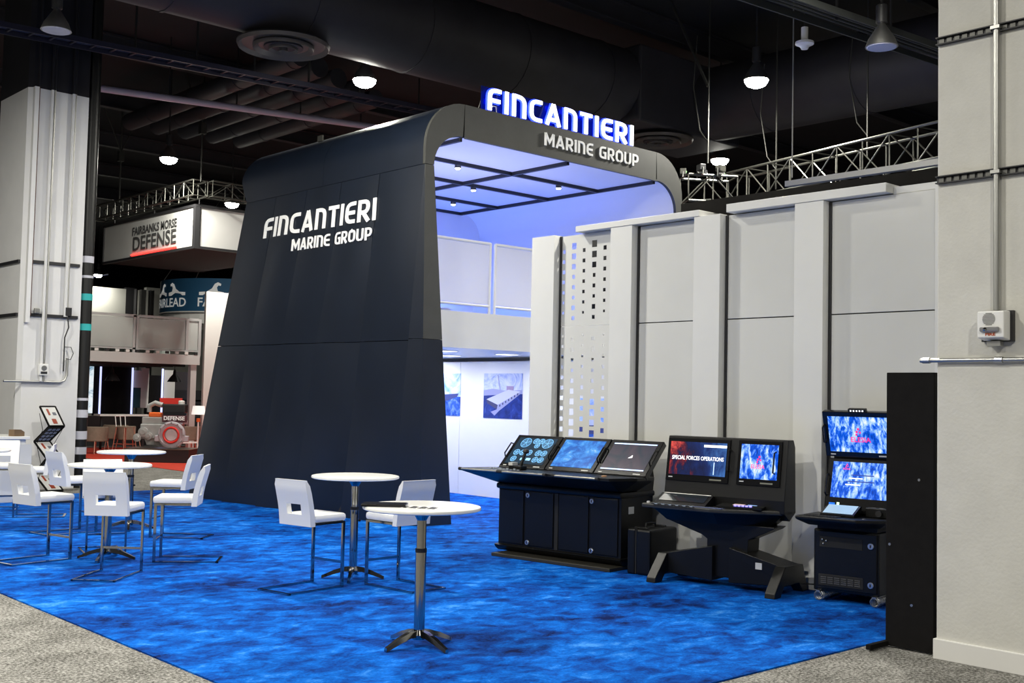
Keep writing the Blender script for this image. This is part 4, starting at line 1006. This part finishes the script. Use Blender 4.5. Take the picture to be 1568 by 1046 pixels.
mB = monitor(c3, .0, .72, .29, 1.40, .17, 1.85, border=(.055, .055, .055, .05), scr=P_ice, handles=(True, False))
MB().box(.05, .68, .37, .52, .80, 1.75).build('mast', M_black, c3)
for m_, hgt, txt in ((mB, .20, True), (mA, .45, False)):
    pass
lettering('ELESIA', .05, M_pink, mB, (.02, -.007, .185), (1, 0, 0), (0, 0, 1), .002, 0.0003, fitw=.20, fith=.05)
logo(mB, .0, .205, 1.15, lambda a, b, c, d: MB().box(a, b, -.006, -.004, c, d).build('logo_mark', M_pink, mB))
lettering('ELESIA', .02, M_pink, mA, (-.15, -.007, .44), (1, 0, 0), (0, 0, 1), .002, 0.0, fitw=.075, fith=.016)
logo(mA, -.15, .44, .6, lambda a, b, c, d: MB().box(a, b, -.006, -.004, c, d).build('logo_mark', M_pink, mA))
for k, (a, b) in enumerate(((-.10, .13), (-.12, .02), (-.14, .14), (-.15, .0))): MB().box(a, b, -.006, -.004, .375 - k * .032, .385 - k * .032).build('text_line', M_scrw if k % 2 else mat('navy_line', (0.0, 0.02, 0.2), 0.4, emit=((0.0, 0.02, 0.2), 1.0)), mA)
lb_ = MB().box(-.09, .09, .0, .05, mB['h'] - .005, mB['h'] + .03, .006).build('light_bar', M_black, mB)
for k in range(5): MB().box(-.066 + k * .03, -.052 + k * .03, -.004, .0, mB['h'] + .004, mB['h'] + .018).build('lit_led', M_scrw, lb_)
MB().box(-.30, -.24, -.005, 0, .055, .095).build('blue_readout', mat('blue_readout', (0, 0.1, 0.5), 0.3, emit=((0.0, 0.12, 0.6), 1.0)), mA)
MB().box(-.22, -.195, -.005, 0, .06, .10).build('green_led', M_lime, mA)
cab = MB().tube([(9.95, 6.85, .02), (10.05, 6.6, .10), (10.15, 6.45, .10), (10.25, 6.3, .02)], .008, 6).build('floor_cable', M_rubber)
tag(cab, 'black cable on the floor beside the stacked console', 'cable')

# ------------------------------------------------------------ neighbouring booth behind, on red carpet
rc = MB().box(12.55, 22.0, 24.5, 36.5, 0.0, 0.010).build('red_carpet', M_red); tag(rc, 'bright red carpet of the booth behind', 'carpet')
pn = thing('engine_plinth', 'low black plinth on the red carpet carrying an engine', 'plinth', (13.75, 28.95, .01), R(-42))
MB().box(-.85, .85, -.55, .55, 0, .34, .01).build('body', M_dark, pn)
MB().box(-.87, .87, -.57, .57, .34, .36).build('top', mat('plinth_top', (0.10, 0.07, 0.05), 0.3), pn)
en = thing('display_engine', 'grey diesel engine with orange cover and round flywheel housing on the black plinth', 'engine', (13.75, 28.95, .402), R(-42))
MB().box(-.55, .50, -.28, .28, .22, .62, .03).build('block', M_engine, en)
MB().box(-.52, .12, -.24, .24, .62, .80, .02).build('cylinder_head', M_engine, en)
MB().box(-.36, -.05, -.20, .10, .80, .93, .03).build('rocker_cover', M_orange, en)
for k in range(6): MB().box(-.34 + k * .05, -.31 + k * .05, -.205, .105, .83, .90).build('cover_rib', M_orange, en)
MB().prism([(-.45, .22), (.35, .22), (.28, .06), (-.38, .06)], -.2, .2, 'y').build('oil_pan', M_engine, en)
for x, z, r in ((-.45, .40, .13), (-.60, .25, .11), (-.30, .30, .10)):
    MB().lathe([(r, 0), (r, -.06), (r * .5, -.07), (r * .5, -.10), (0, -.10)], 18, (x, -.28, z), 'y').build('pulley', M_engine, en, smooth=True)
fh = MB().lathe([(.36, -.02), (.36, -.10), (.33, -.12), (.30, -.12), (.29, -.09), (0, -.09)], 32, (.33, -.30, .34), 'y').build('flywheel_housing', M_enginel, en, smooth=True)
MB().tube([(.33 + .20 * math.cos(2 * PI * k / 28), -.42, .34 + .20 * math.sin(2 * PI * k / 28)) for k in range(28)], .028, 8, closed=True).build('red_ring', mat('red_paint', (0.75, 0.04, 0.03), 0.4), fh, smooth=True)
MB().lathe([(.165, -.40), (.15, -.42), (0, -.42)], 24, (.33, 0, .34), 'y').build('hub_plate', mat('pale_grey_paint', (0.66, 0.64, 0.66), 0.4), fh, smooth=True)
for k in range(12):
    a = 2 * PI * k / 12; MB().lathe([(.018, 0), (.018, -.02), (0, -.02)], 8, (.33 + .33 * math.cos(a), -.42, .34 + .33 * math.sin(a)), 'y').build('bolt', M_steel, fh)
for s in (-1, 1): MB().box(.33 + s * .36 - .09, .33 + s * .36 + .09, -.40, -.28, .16, .32, .02).build('mount_lug', M_enginel, en)
MB().box(.05, .70, -.34, -.28, .68, .86, .008).build('name_plate', mat('dark_red_plate', (0.09, 0.03, 0.04), 0.5), en)
lettering('DEFENSE', .14, M_letterw, en, (.375, -.345, .785), (1, 0, 0), (0, 0, 1), .006, .004, fitw=.56, fith=.11)
MB().box(.10, .60, -.30, .2, .62, .72, .01).build('manifold', M_enginel, en)
MB().tube([(-.40, 0, .93), (-.40, 0, 1.10), (-.25, 0, 1.18), (-.05, 0, 1.12)], .07, 12).build('intake_pipe', M_engine, en, smooth=True)
MB().box(-.02, .60, -.14, .16, .92, 1.16, .03).build('air_cleaner', M_dark, en)
MB().lathe([(.085, .0), (.085, .10), (.05, .12), (0, .12)], 16, (.46, 0, 1.14)).build('filter_cap', M_backwhite, en, smooth=True)
MB().box(-.18, .42, .16, .22, 1.16, 1.32).build('red_banner', mat('red_paint', (0.75, 0.04, 0.03), 0.4), en)

fm = thing('steel_mezzanine', 'grey steel mezzanine with clear balustrade over the lounge behind', 'mezzanine', (15.5, 34.3, 0))
MB().box(12.0, 17.46, 34.30, 34.42, 2.78, 3.10).build('edge_beam', mat('grey_white_beam', (0.55, 0.55, 0.54), 0.4), fm, world=True)
MB().box(12.0, 17.46, 34.42, 40.0, 2.95, 3.05).build('deck', M_dark, fm, world=True)
for k in range(6): MB().box(12.0, 17.4, 35.2 + k * .9, 35.3 + k * .9, 2.72, 2.95).build('joist', M_dark, fm, world=True)
px_ = [12.05, 15.30, 17.0, 17.44]
for x in px_ + [15.22]: MB().box(x - .05, x + .05, 34.32, 34.38, 3.08, 4.28).build('post', mat('silver_rail', (0.5, 0.5, 0.5), 0.4, 0.3), fm, world=True)
for a, b in zip(px_[:-1], px_[1:]):
    MB().box(a + .05, b - .05, 34.32, 34.38, 4.22, 4.30).build('rail', MATS['silver_rail'], fm, world=True)
    MB().box(a + .05, b - .05, 34.32, 34.38, 3.20, 3.25).build('rail', MATS['silver_rail'], fm, world=True)
    MB().box(a + .06, b - .06, 34.345, 34.355, 3.26, 4.20).build('glass_pane', mat('milky_glass', (0.75, 0.78, 0.76), 0.3, trans=0.55), fm, world=True)
for k in range(16): MB().box(12.3 + k * .33, 12.42 + k * .33, 34.29, 34.33, 3.11, 3.19).build('bracket', M_backwhite if k % 3 else M_dark, fm, world=True)
for x in (13.0, 17.28): MB().box(x - .1, x + .1, 34.35, 34.55, 0.01, 2.78).build('column', MATS['grey_white_beam'], fm, world=True)
for (a, b, h, lb) in ((-1.2, -.4, .75, 'pale low cabinet near the black pole, behind the steel mezzanine glass'), (1.2, 2.0, .95, 'tall sage cabinet in the middle behind the steel mezzanine glass'), (2.2, 2.8, .9, 'sage cabinet next to the white partition behind the steel mezzanine glass'), (.3, .9, .6, 'lowest sage cabinet behind the steel mezzanine glass')):
    cbx = thing('storage_cabinet', lb, 'cabinet', (14.4 + (a + b) / 2, 36.2, 3.052))
    MB().box((a - b) / 2, (b - a) / 2, -.25, .25, 0, h).build('body', mat('sage_cabinet', (0.42, 0.45, 0.42), 0.6), cbx)
    for q in (0, 1): MB().box((a - b) / 2 + .01 + q * (b - a) / 2, (a - b) / 2 - .01 + (q + 1) * (b - a) / 2, -.262, -.25, .04, h - .03).build('door', MATS['sage_cabinet'], cbx)

# lounge below the steel mezzanine
blk = thing('lounge_backdrop', 'dark panelled lounge backdrop with light strips behind the engine', 'backdrop', (16, 38, 0))
segs = [(165, 195, .25, 2.3), (198, 204, .25, 2.3)]
def bd(px0, px1, z0, z1, m, nm, Y=38.0, d=.05):
    a, b = onY(px0, 640, Y).x, onY(px1, 640, Y).x
    return MB().box(a, b, Y, Y + d, z0, z1).build(nm, m, blk, world=True)
bd(110, 330, .01, 1.02, M_dark, 'bar_front', 37.6)
bd(141, 201, 1.02, 2.69, M_blackfab, 'dark_panel'); bd(201, 214, 2.0, 2.6, M_backwhite, 'print_panel'); bd(201, 214, 1.3, 2.0, mat('deep_teal', (0.01, 0.06, 0.075), 0.6), 'teal_panel')
bd(214, 226, 1.3, 2.69, M_backwhite, 'white_panel'); bd(226, 249, 1.02, 2.45, M_blackfab, 'dark_panel'); bd(249, 266, 1.6, 2.65, M_backwhite, 'print_panel')
bd(266, 294, 1.95, 2.6, M_tinted, 'grey_panel'); bd(249, 330, 1.02, 1.6, M_dark, 'dark_panel'); bd(266, 330, 1.55, 1.95, M_dark, 'dark_panel')
bd(116, 141, 1.1, 2.69, picture('bright_foliage_print', ((0.35, (0.15, 0.30, 0.45)), (0.5, (0.80, 0.90, 0.95)), (0.7, (1, 1, 1))), 3, 0.8), 'lit_print')
for p in (151, 200, 246, 291): bd(p, p + 2.2, 1.02, 2.69, mat('lilac_light_strip', (0.6, 0.65, 1), 0.4, emit=((0.50, 0.55, 0.95), 1.2)), 'light_strip', 37.9)
bd(150, 190, 2.0, 2.4, mat('plant_print', (0.03, 0.08, 0.05), 0.6), 'plant_print', 37.97) if False else None
def pendant(px, py, Y, lb):
    p = onY(px, py, Y); o = thing('pendant_lamp', lb, 'pendant lamp', p)
    MB().lathe([(.03, .42), (.05, .36), (.06, .26), (.16, .14), (.24, 0.0), (.22, 0.0), (.14, .13), (0, .2)], 18).build('shade', M_dark, o, smooth=True)
    MB().lathe([(.20, .02), (.0, .0)], 18).build('lit_inside', mat('copper_glow', (0.8, 0.4, 0.3), 0.4, emit=((0.9, 0.45, 0.35), 0.8)), o)
    MB().tube([(0, 0, .40), (0, 0, max(.5, 2.75 - p.z))], .01, 6).build('cord', M_dark, o)
pendant(172, 583, 36.0, 'black pendant lamp in front of the wide dark lounge panel')
pendant(267, 585, 36.0, 'black pendant lamp beside the grey lounge print')
def lounge_chair(px, py, rz, lb):
    p = fl(px, py); o = thing('lounge_chair', lb, 'armchair', (p.x, p.y, .013), R(rz), 'taupe lounge chairs')
    n = 14; arc_ = [(.36 * math.cos(a), .34 * math.sin(a)) for a in [R(-10 + 200 * k / n) for k in range(n + 1)]]
    vs = []; fs = []
    for rr, z in ((1.0, .38), (1.06, .78), (.92, .80), (.86, .42)): vs += [(x * rr, y * rr, z) for x, y in arc_]
    m_ = n + 1
    for i in range(4):
        for k in range(n): fs.append((i * m_ + k, i * m_ + k + 1, ((i + 1) % 4) * m_ + k + 1, ((i + 1) % 4) * m_ + k))
    fs += [(0, m_, 2 * m_, 3 * m_), (n, m_ + n, 2 * m_ + n, 3 * m_ + n)]
    MB().add(vs, fs).build('shell', M_tan, o, smooth=True)
    MB().lathe([(0, .36), (.32, .36), (.33, .42), (.30, .47), (0, .48)], 20).build('seat', M_tan, o, smooth=True)
    for sx in (-1, 1):
        for sy in (-1, 1): MB().tube([(sx * .24, sy * .24, .37), (sx * .29, sy * .29, 0)], .016, 8).build('leg', M_copper, o, smooth=True)
lounge_chair(145, 695, 200, 'taupe tub chair with copper legs beside the black pole with tape')
lounge_chair(176, 690, 150, 'taupe tub chair with its curved back behind the copper stool')
lounge_chair(196, 692, 90, 'taupe tub chair half hidden by the engine')
lounge_chair(287, 692, 160, 'taupe tub chair by the small lamp next to the navy arch')
p = fl(190, 697); cs = thing('wire_stool', 'tall copper wire bar stool beside the engine', 'stool', (p.x, p.y, .026), R(20))
for sx in (-1, 1):
    for sy in (-1, 1): MB().tube([(sx * .26, sy * .24, 0), (sx * .18, sy * .16, .80)], .014, 8).build('leg', M_copper, cs)
MB().box(-.19, .19, -.18, .18, .78, .82, .012).build('seat', M_tan, cs)
for x in (-.18, 0, .18): MB().tube([(x, .17, .80), (x * 1.05, .22, 1.12)], .013, 8).build('back_rod', M_railwhite, cs)
MB().tube([(-.19, .22, 1.12), (.19, .22, 1.12)], .016, 8).build('back_rail', M_railwhite, cs)
MB().tube([(.22, -.20, .3), (-.22, -.20, .3), (-.22, .20, .3), (.22, .20, .3)], .012, 6, closed=True).build('footrest', M_copper, cs)
lt = thing('lounge_table', 'narrow white high table behind the copper stool', 'table', (onY(188, 637, 35.5).x, 35.5, .01))
MB().box(-.85, .85, -.25, .25, 1.06, 1.12).build('tabletop', M_tabletop, lt)
for x in (-.7, .7): MB().box(x - .03, x + .03, -.03, .03, 0, 1.06).build('leg', M_dark, lt)
p = fl(280, 700); lo_t = thing('coffee_table', 'low white coffee table between the engine and a tub chair', 'table', (p.x, p.y, .01))
MB().box(-.5, .3, -.3, .3, .40, .44).build('tabletop', M_tabletop, lo_t)
for x in (-.45, .25): MB().tube([(x, 0, 0), (x, 0, .40)], .02, 8).build('leg', M_copper, lo_t)
p = onY(302, 690, 33.0); fp = thing('floor_lamp', 'white shaded lamp with an orange neck beside the navy arch', 'lamp', (p.x, 33.0, .01))
MB().lathe([(.12, 0), (.12, .02), (0, .02)], 14).build('base', M_railwhite, fp)
MB().tube([(0, 0, .02), (0, 0, .95)], .03, 8).build('stem', M_railwhite, fp)
MB().tube([(0, 0, .95), (0, 0, 1.06)], .06, 10).build('neck', M_orange, fp)
MB().lathe([(.22, 1.18), (.18, 1.45), (.0, 1.45)], 18).build('shade', mat('lit_shade', (0.9, 0.88, 0.85), 0.6, emit=((0.9, 0.86, 0.8), 0.7)), fp, smooth=True)
wp = MB().box(17.62, 21.0, 34.3, 34.42, 0.01, 5.22).build('white_partition', M_backwhite); tag(wp, 'tall plain white partition at the end of the steel mezzanine', 'partition')

# pale far walls
bwk = thing('wall_far', 'pale grey far wall with a dark column strip', None, (20, 60, 0), kind='structure')
def far(px0, px1, z0, z1, m, nm, Y=60.0):
    a, b = onY(px0, 500, Y).x, onY(px1, 500, Y).x
    MB().box(a, b, Y, Y + .3, z0, z1).build(nm, m, bwk, world=True)
zt = onY(160, 440, 60).z
far(-60, 191, 0, zt, M_backgrey, 'panel'); far(191, 207, 0, zt + .1, M_dark, 'column'); far(207, 215, 0, zt, M_backgrey, 'panel'); far(215, 222, 0, zt, M_steel, 'column', 59.5); far(222, 360, 0, zt + .2, M_backgrey, 'panel')
far(207, 209, 0, zt, M_dark, 'pipe', 59.4); far(229, 230, 0, zt, M_dark, 'pipe', 59.4); far(233.5, 234.5, 0, zt, M_dark, 'pipe', 59.4)
M_bandwhite = M_backwhite
# hanging box sign
hs = thing('hanging_box_sign', 'hanging box sign reading FAIRBANKS MORSE DEFENSE with a red light line', 'sign', (15.2, 31.4, 5.8))
X0, X1, Y0_, Y1_, Za, Zb = 14.18, 17.4, 28.38, 34.46, 5.80, 7.0
MB().box(X0 + .05, X1 - .05, Y0_ + .05, Y1_ - .05, Za + .03, Za + .06)  .build('underside', mat('matt_black', (0.004, 0.004, 0.004), 0.9), hs, world=True)
P_sil = mat('silver_fabric', (0.60, 0.60, 0.58), 0.35, noise=(0.6, 3, 0.3, 0.7), col2=(0.68, 0.68, 0.66))
MB().box(X0, X0 + .04, Y0_ + .12, Y1_ - .05, Za + .06, Zb - .06).build('face', P_sil, hs, world=True)
MB().box(X0 + .15, X1 - .05, Y0_, Y0_ + .04, Za + .06, Zb - .06).build('face', P_sil, hs, world=True)
mb = MB()
for z in (Za + .03, Zb - .03):
    mb.bar((X0, Y0_, z), (X0, Y1_, z), .07, .07); mb.bar((X0, Y0_, z), (X1, Y0_, z), .07, .07)
mb.bar((X0 + .04, Y0_ + .04, Za), (X0 + .04, Y0_ + .04, Zb), .14, .14); mb.bar((X0, Y1_, Za), (X0, Y1_, Zb), .07, .07)
mb.build('frame', M_dark, hs, world=True)
gl = mat('sign_text_grey', (0.07, 0.07, 0.07), 0.5)
def onsign(z): return Vector((X0 - .01, 0, z)) - Vector((15.2, 31.4, 5.8))
for s_, z, yc, fw, fh_ in (('FAIRBANKS', 6.62, 31.48, 1.78, .24), ('MORSE', 6.62, 29.98, .98, .24), ('DEFENSE', 6.24, 30.9, 2.8, .42)):
    lettering(s_, .3, gl, hs, Vector((X0 - .012 - 15.2, yc - 31.4, z - 5.8)), (0, -1, 0), (0, 0, 1), .01, .004, fitw=fw, fith=fh_)
MB().box(X0 - .03, X0 - .005, 29.45, 32.4, 5.90, 5.94).build('red_light_line', M_ledred, hs, world=True)
for y in (28.6, 31.4, 34.2): MB().tube([(X0 + .2, y, Zb), (X0 + .2, y, 7.18)], .015, 6).build('hanger', M_dark, hs, world=True)
# round banner
bcx, bcy, br = 22.3, 41.3, 2.75
bn = thing('round_banner', 'round hanging blue banner reading FAIRLEAD with white deck fitting symbols', 'banner', (bcx, bcy, 4.95))
vs = []; fs = []; n = 60
for z in (4.95, 6.22): vs += [(br * math.cos(2 * PI * k / n), br * math.sin(2 * PI * k / n), z - 4.95) for k in range(n)]
fs = [(k, (k + 1) % n, n + (k + 1) % n, n + k) for k in range(n)]
MB().add(vs, fs).build('banner_cloth', M_teal, bn, smooth=True)
MB().tube([(br * math.cos(2 * PI * k / n), br * math.sin(2 * PI * k / n), -.01) for k in range(n)], .03, 6, closed=True).build('hoop', M_backwhite, bn)
MB().lathe([(br * .97, -.45), (br * .97, -.05)], 40).build('lower_ring', M_backwhite, bn)
def bent(ang0):
    def f(p): a = ang0 + p.x / br; return Vector(((br + .02) * math.cos(a), (br + .02) * math.sin(a), p.z))
    return f
acam = math.atan2(-bcy, -bcx)
for k, da in enumerate((-1.04, -.07)):
    f0 = bent(acam + da)
    lettering('FAIRLEAD', .4, M_letterw, bn, (0, 0, .36), (1, 0, 0), (0, 0, 1), .004, .006, fitw=2.15, fith=.34, xf=f0)
    for s in (-1, 1):
        poly = [(.10, .62), (1.2, .62), (1.2, .74), (.85, .76), (.62, .88), (.50, 1.06), (.36, 1.12), (.22, 1.06), (.24, .98), (.34, 1.0), (.40, .92), (.36, .78), (.10, .74)]
        m_ = MB().prism([(a * s * .86, b) for a, b in poly], -.002, .002, 'y'); m_.map(lambda v: f0(v)); m_.build('symbol', M_letterw, bn)
for a in (acam - 1.2, acam - .5, acam + .3): MB().tube([(br * math.cos(a), br * math.sin(a), 1.27), (0, 0, 5.6)], .015, 5).build('hanger', M_steel, bn)

# ------------------------------------------------------------ ceiling plant
def duct(name, label, a, b, r, n=24, m=None):
    o = thing(name, label, 'duct', a)
    A = Vector(a); B = Vector(b); L = (B - A).length
    MB().tube([Vector((0, 0, 0)), B - A], r, n).build('tube', m or M_duct, o, smooth=True)
    k = 1.5
    while k < L:
        q = (B - A) * (k / L); e = (B - A).normalized() * .03
        MB().tube([q - e, q + e], r + .015, n).build('seam_band', m or M_duct, o, smooth=True); k += 2.4
    return o
duct('air_duct', 'huge dark round air duct crossing above the navy arch', (4.0, 17.15, 8.9), (18.29, 16.9, 8.9), .85)
duct('air_duct', 'huge dark round air duct running above the white booth wall toward the concrete column', (20.97, 16.09, 8.85), (21.1, 3.0, 8.85), .85)
tag(MB().box(18.3, 21.9, 16.1, 18.0, 8.0, 9.7, .05).build('duct_plenum', M_duct), 'square dark plenum box where the two big ducts meet', 'duct')
def diffuser(x, y, z, R_, lb):
    o = thing('ring_diffuser', lb, 'air diffuser', (x, y, z))
    MB().lathe([(R_ * .42, .0), (R_ * .42, .14)], 24).build('neck', M_duct, o, smooth=True)
    for k, (r0, r1, zz_) in enumerate(((1.0, .86, 0.0), (.66, .50, -.03), (.32, .22, -.05), (.10, .0, -.06))):
        MB().lathe([(R_ * r0, zz_ + .06), (R_ * r0 * .97, zz_ + .0), (R_ * max(r1, .001), zz_ + .08), (R_ * max(r1, .001) , zz_ + .10), (R_ * r0, zz_ + .08)], 32).build('ring', M_ductrim, o, smooth=True)
    MB().lathe([(R_ * .95, .09), (0.0, .12)], 32).build('throat', mat('throat_black', (0.003, 0.003, 0.003), 0.9), o)
diffuser(*fl(434, 74, 7.9), .80, 'round ring air diffuser hanging above the navy flank of the arch')
diffuser(19.75, 16.8, 7.86, .80, 'round ring air diffuser peeking out beside the lit rooftop sign')
pa, pb = fl(150, 135, 9.0), fl(640, 204, 9.0)
po = thing('lavender_pipe', 'long lavender white pipe under the ceiling behind the arch', 'pipe', pa)
MB().tube([Vector((0, 0, 0)) - (pb - pa) * .1, (pb - pa) * 1.3], .085, 12).build('tube', M_pipe, po, smooth=True)
for k in range(6): MB().tube([(pb - pa) * (k / 5.0), (pb - pa) * (k / 5.0) + Vector((0, 0, 1.5))], .02, 6).build('hanger', M_dark, po)
for k in range(5):
    a = fl(199 + 42 * k, 187 + 7 * k, 9.5); d_ = Vector((0, -9.0 + k * .5, 0.0))
    duct('branch_duct', ['branch duct with an open end nearest the black pole', 'branch duct second from the black pole', 'middle branch duct behind the lavender pipe', 'branch duct second from the arch shoulder', 'branch duct closest to the arch shoulder'][k], a, a + d_, .24, 14)
ca, cb_ = fl(215, 84, 8.3), fl(560, 152, 8.3)
tr_ = thing('cable_tray', 'dark cable tray running below the ducts behind the ring diffuser', 'cable tray', ca)
dv = cb_ - ca
for o_ in (-.22, .22):
    MB().bar(Vector((0, o_, 0)) - dv * .6, dv * 1.4 + Vector((0, o_, 0)), .03, .10).build('side_rail', mat('blue_black_steel', (0.035, 0.035, 0.06), 0.4, 0.3), tr_)
for k in range(26): q = dv * (-.55 + k * .075); MB().bar(q + Vector((0, -.22, 0)), q + Vector((0, .22, 0)), .04, .02).build('rung', MATS['blue_black_steel'], tr_)
for k in range(4): MB().tube([Vector((0, -.15 + k * .1, .05)) - dv * .6, dv * 1.4 + Vector((0, -.15 + k * .1, .05))], .022, 6).build('cable', MATS['blue_black_steel'], tr_)
for k in range(5): q = dv * (k / 4.0); MB().tube([q + Vector((0, .24, 0)), q + Vector((0, .24, 2.3))], .022, 6).build('hanger', M_dark, tr_)
c2a, c2b = fl(1190, 0, 7.7), fl(1440, 85, 7.7)
t2_ = thing('cable_tray', 'dark cable tray above the pale unlit lamp near the concrete column', 'cable tray', c2a); dv = c2b - c2a
for o_ in (-.25, .25): MB().bar(Vector((o_ * .3, o_, 0)) - dv, dv * 1.5 + Vector((o_ * .3, o_, 0)), .03, .10).build('side_rail', mat('faint_grey_steel', (0.07, 0.075, 0.07), 0.4, 0.3), t2_)
for k in range(4): MB().tube([Vector((0, -.15 + k * .1, .05)) - dv, dv * 1.5 + Vector((0, -.15 + k * .1, .05))], .02, 6).build('cable', MATS['faint_grey_steel'], t2_)
for k in range(4): q = dv * (k / 3.0); MB().tube([q, q + Vector((0, 0, 2.2))], .022, 6).build('hanger', M_dark, t2_)
# roof beams and purlins
for k in range(9):
    y = 6.0 + k * 5.2
    bm_ = MB(); bm_.box(-2, 60, y - .12, y + .12, 10.1, 10.14).box(-2, 60, y - .12, y + .12, 10.54, 10.58).box(-2, 60, y - .02, y + .02, 10.14, 10.54)
    tag(bm_.build('roof_beam', M_duct), 'dark steel roof beam under the black ceiling', 'beam', 'roof beams')
dk = thing('ceiling_dome', 'small white dome speaker under the ceiling near the cable tray', 'speaker', fl(1232, 68, 8.2))
MB().lathe([(0, -.10), (.06, -.085), (.08, -.04), (.10, -.03), (.16, .0), (.16, .04), (.06, .08), (.06, .3), (0, .3)], 20).build('dome', M_railwhite, dk, smooth=True)
MB().tube([(0, 0, .3), (0, 0, 2.3)], .02, 6).build('stem', M_dark, dk)

# ------------------------------------------------------------ trusses
def truss(name, label, a, b, s=.42, bay=.55):
    o = thing(name, label, 'truss', a); A = Vector((0, 0, 0)); B = Vector(b) - Vector(a); L = B.length; t = B.normalized(); side_ = t.cross(Vector((0, 0, 1))).normalized() * s / 2; up = Vector((0, 0, s / 2))
    for i in (-1, 1):
        for j in (-1, 1): MB().tube([A + side_ * i + up * j, B + side_ * i + up * j], .026, 8).build('chord', M_alu, o, smooth=True)
    n = int(L / bay)
    for k in range(n + 1):
        p = B * (k / n); q = B * (min(k + 1, n) / n)
        for i in (-1, 1):
            MB().tube([p + side_ * i - up, p + side_ * i + up], .014, 6).build('strut', M_alu, o)
            if k < n: MB().tube([p + side_ * i + up * (1 if k % 2 else -1), q + side_ * i + up * (-1 if k % 2 else 1)], .014, 6).build('brace', M_alu, o)
        for j in (-1, 1): MB().tube([p - side_ + up * j, p + side_ + up * j], .014, 6).build('strut', M_alu, o)
    return o
ta = fl(155, 326, 7.35)
truss('box_truss', 'aluminium box truss running above the lettered face of the hanging sign', (14.2, 35.0, 7.42), (14.2, 28.2, 7.42))
truss('box_truss', 'aluminium box truss above the plain face of the hanging sign, meeting the arch', (14.45, 28.2, 7.42), (19.2, 28.2, 7.42))
for x, y, lb in ((14.2, 28.2, 'chain hoist drop holding the corner of the sign truss'), (14.2, 33.5, 'thin drop cable holding the far end of the sign truss')):
    o = thing('rigging_drop', lb, 'rigging', (x, y, 7.6))
    MB().tube([(0, 0, 0), (0, 0, 2.9)], .025, 6).build('cable', M_rig, o)
    MB().box(-.08, .08, -.08, .08, 1.3, 1.6).build('hoist', M_rig, o)
    for s in (-1, 1): MB().tube([(0, 0, 1.6), (s * .6, 0, 2.95)], .02, 6).build('bridle', M_rig, o)
za = 6.35
truss('box_truss', 'aluminium box truss running above the white booth wall toward the concrete column', fl(1130, 290, za), fl(1470, 214, za), .6, .55)
t3 = truss('box_truss', 'tangled low truss section beside the shoulder of the arch', fl(1048, 290, 6.0), fl(1122, 294, 6.0), .5, .45)
rng = random.Random(3)
for k in range(10):
    q = fl(1048, 290, 6.0).lerp(fl(1122, 294, 6.0), (k + .5) / 10) + (fl(1122, 294, 6.0) - fl(1048, 290, 6.0)).cross(Vector((0, 0, 1))).normalized() * (-.25, .25)[k // 2 % 2] + Vector((0, 0, -.385 if k % 2 else .385))
    w_ = thing('work_light', ('silver stage fixture' if k % 3 == 0 else 'black stage fixture') + (' with green glowing lens' if k % 4 == 0 else '') + (' hung below' if k % 2 else ' standing on') + ' the tangled truss by the arch', 'stage light', q, rng.random() * 3, 'stage fixtures in the tangled truss')
    MB().box(-.09, .09, -.06, .06, -.06, .06, .01).build('housing', M_dark if k % 3 else M_alu, w_)
    MB().tube([(-.10, 0, 0), (-.10, 0, .16 if k % 2 else -.14), (.10, 0, .16 if k % 2 else -.14), (.10, 0, 0)], .012, 6).build('yoke', M_steel, w_)
    if k % 4 == 0: MB().box(-.05, .05, -.066, -.06, -.015, .015).build('lens', M_lime, w_)
for px, py0, py1 in ((1084, -5, 250), (1188, 180, 290), (1328, 110, 240)):
    q = fl(px, py1, 6.2 if px == 1188 else 6.6); o = thing('rigging_drop', {1084: 'pale drop cable beside the small bright lamp', 1188: 'thin drop cable onto the middle of the wall truss', 1328: 'drop cable with a slack loop onto the wall truss'}[px], 'rigging', q)
    MB().tube([(0, 0, 0), (0, 0, 4.35 if px == 1188 else 3.9)], .016, 6).build('cable', M_rig, o)
    MB().tube([(0, 0, .4), (.05, .25, .7), (.02, .4, 1.6), (0, .3, 2.6)], .012, 6).build('slack_cable', M_rig, o)
br_ = thing('diagonal_stay', 'slanting grey rod hanging from the ceiling above the rooftop sign', 'rod', fl(1084, 132, 8.0))
MB().tube([Vector((0, 0, 0)), (fl(1036, 22, 9.6) - fl(1084, 132, 8.0)) * 1.63], .03, 8).build('rod', M_rig, br_)
# softbox strip over the wall
lx = MB().box(0, .12, -1.6, 1.6, -.045, .045).tube([(.06, -1.5, .1), (.06, -1.5, 4.97)], .012, 6).tube([(.06, 1.5, .1), (.06, 1.5, 4.97)], .012, 6).build('hung_light_strip', mat('dull_white_strip', (0.20, 0.20, 0.19), 0.4)); lx.location = fl(1335, 262, 5.6)
tag(lx, 'long pale linear fixture hung between the wall truss and the white wall', 'light fitting')
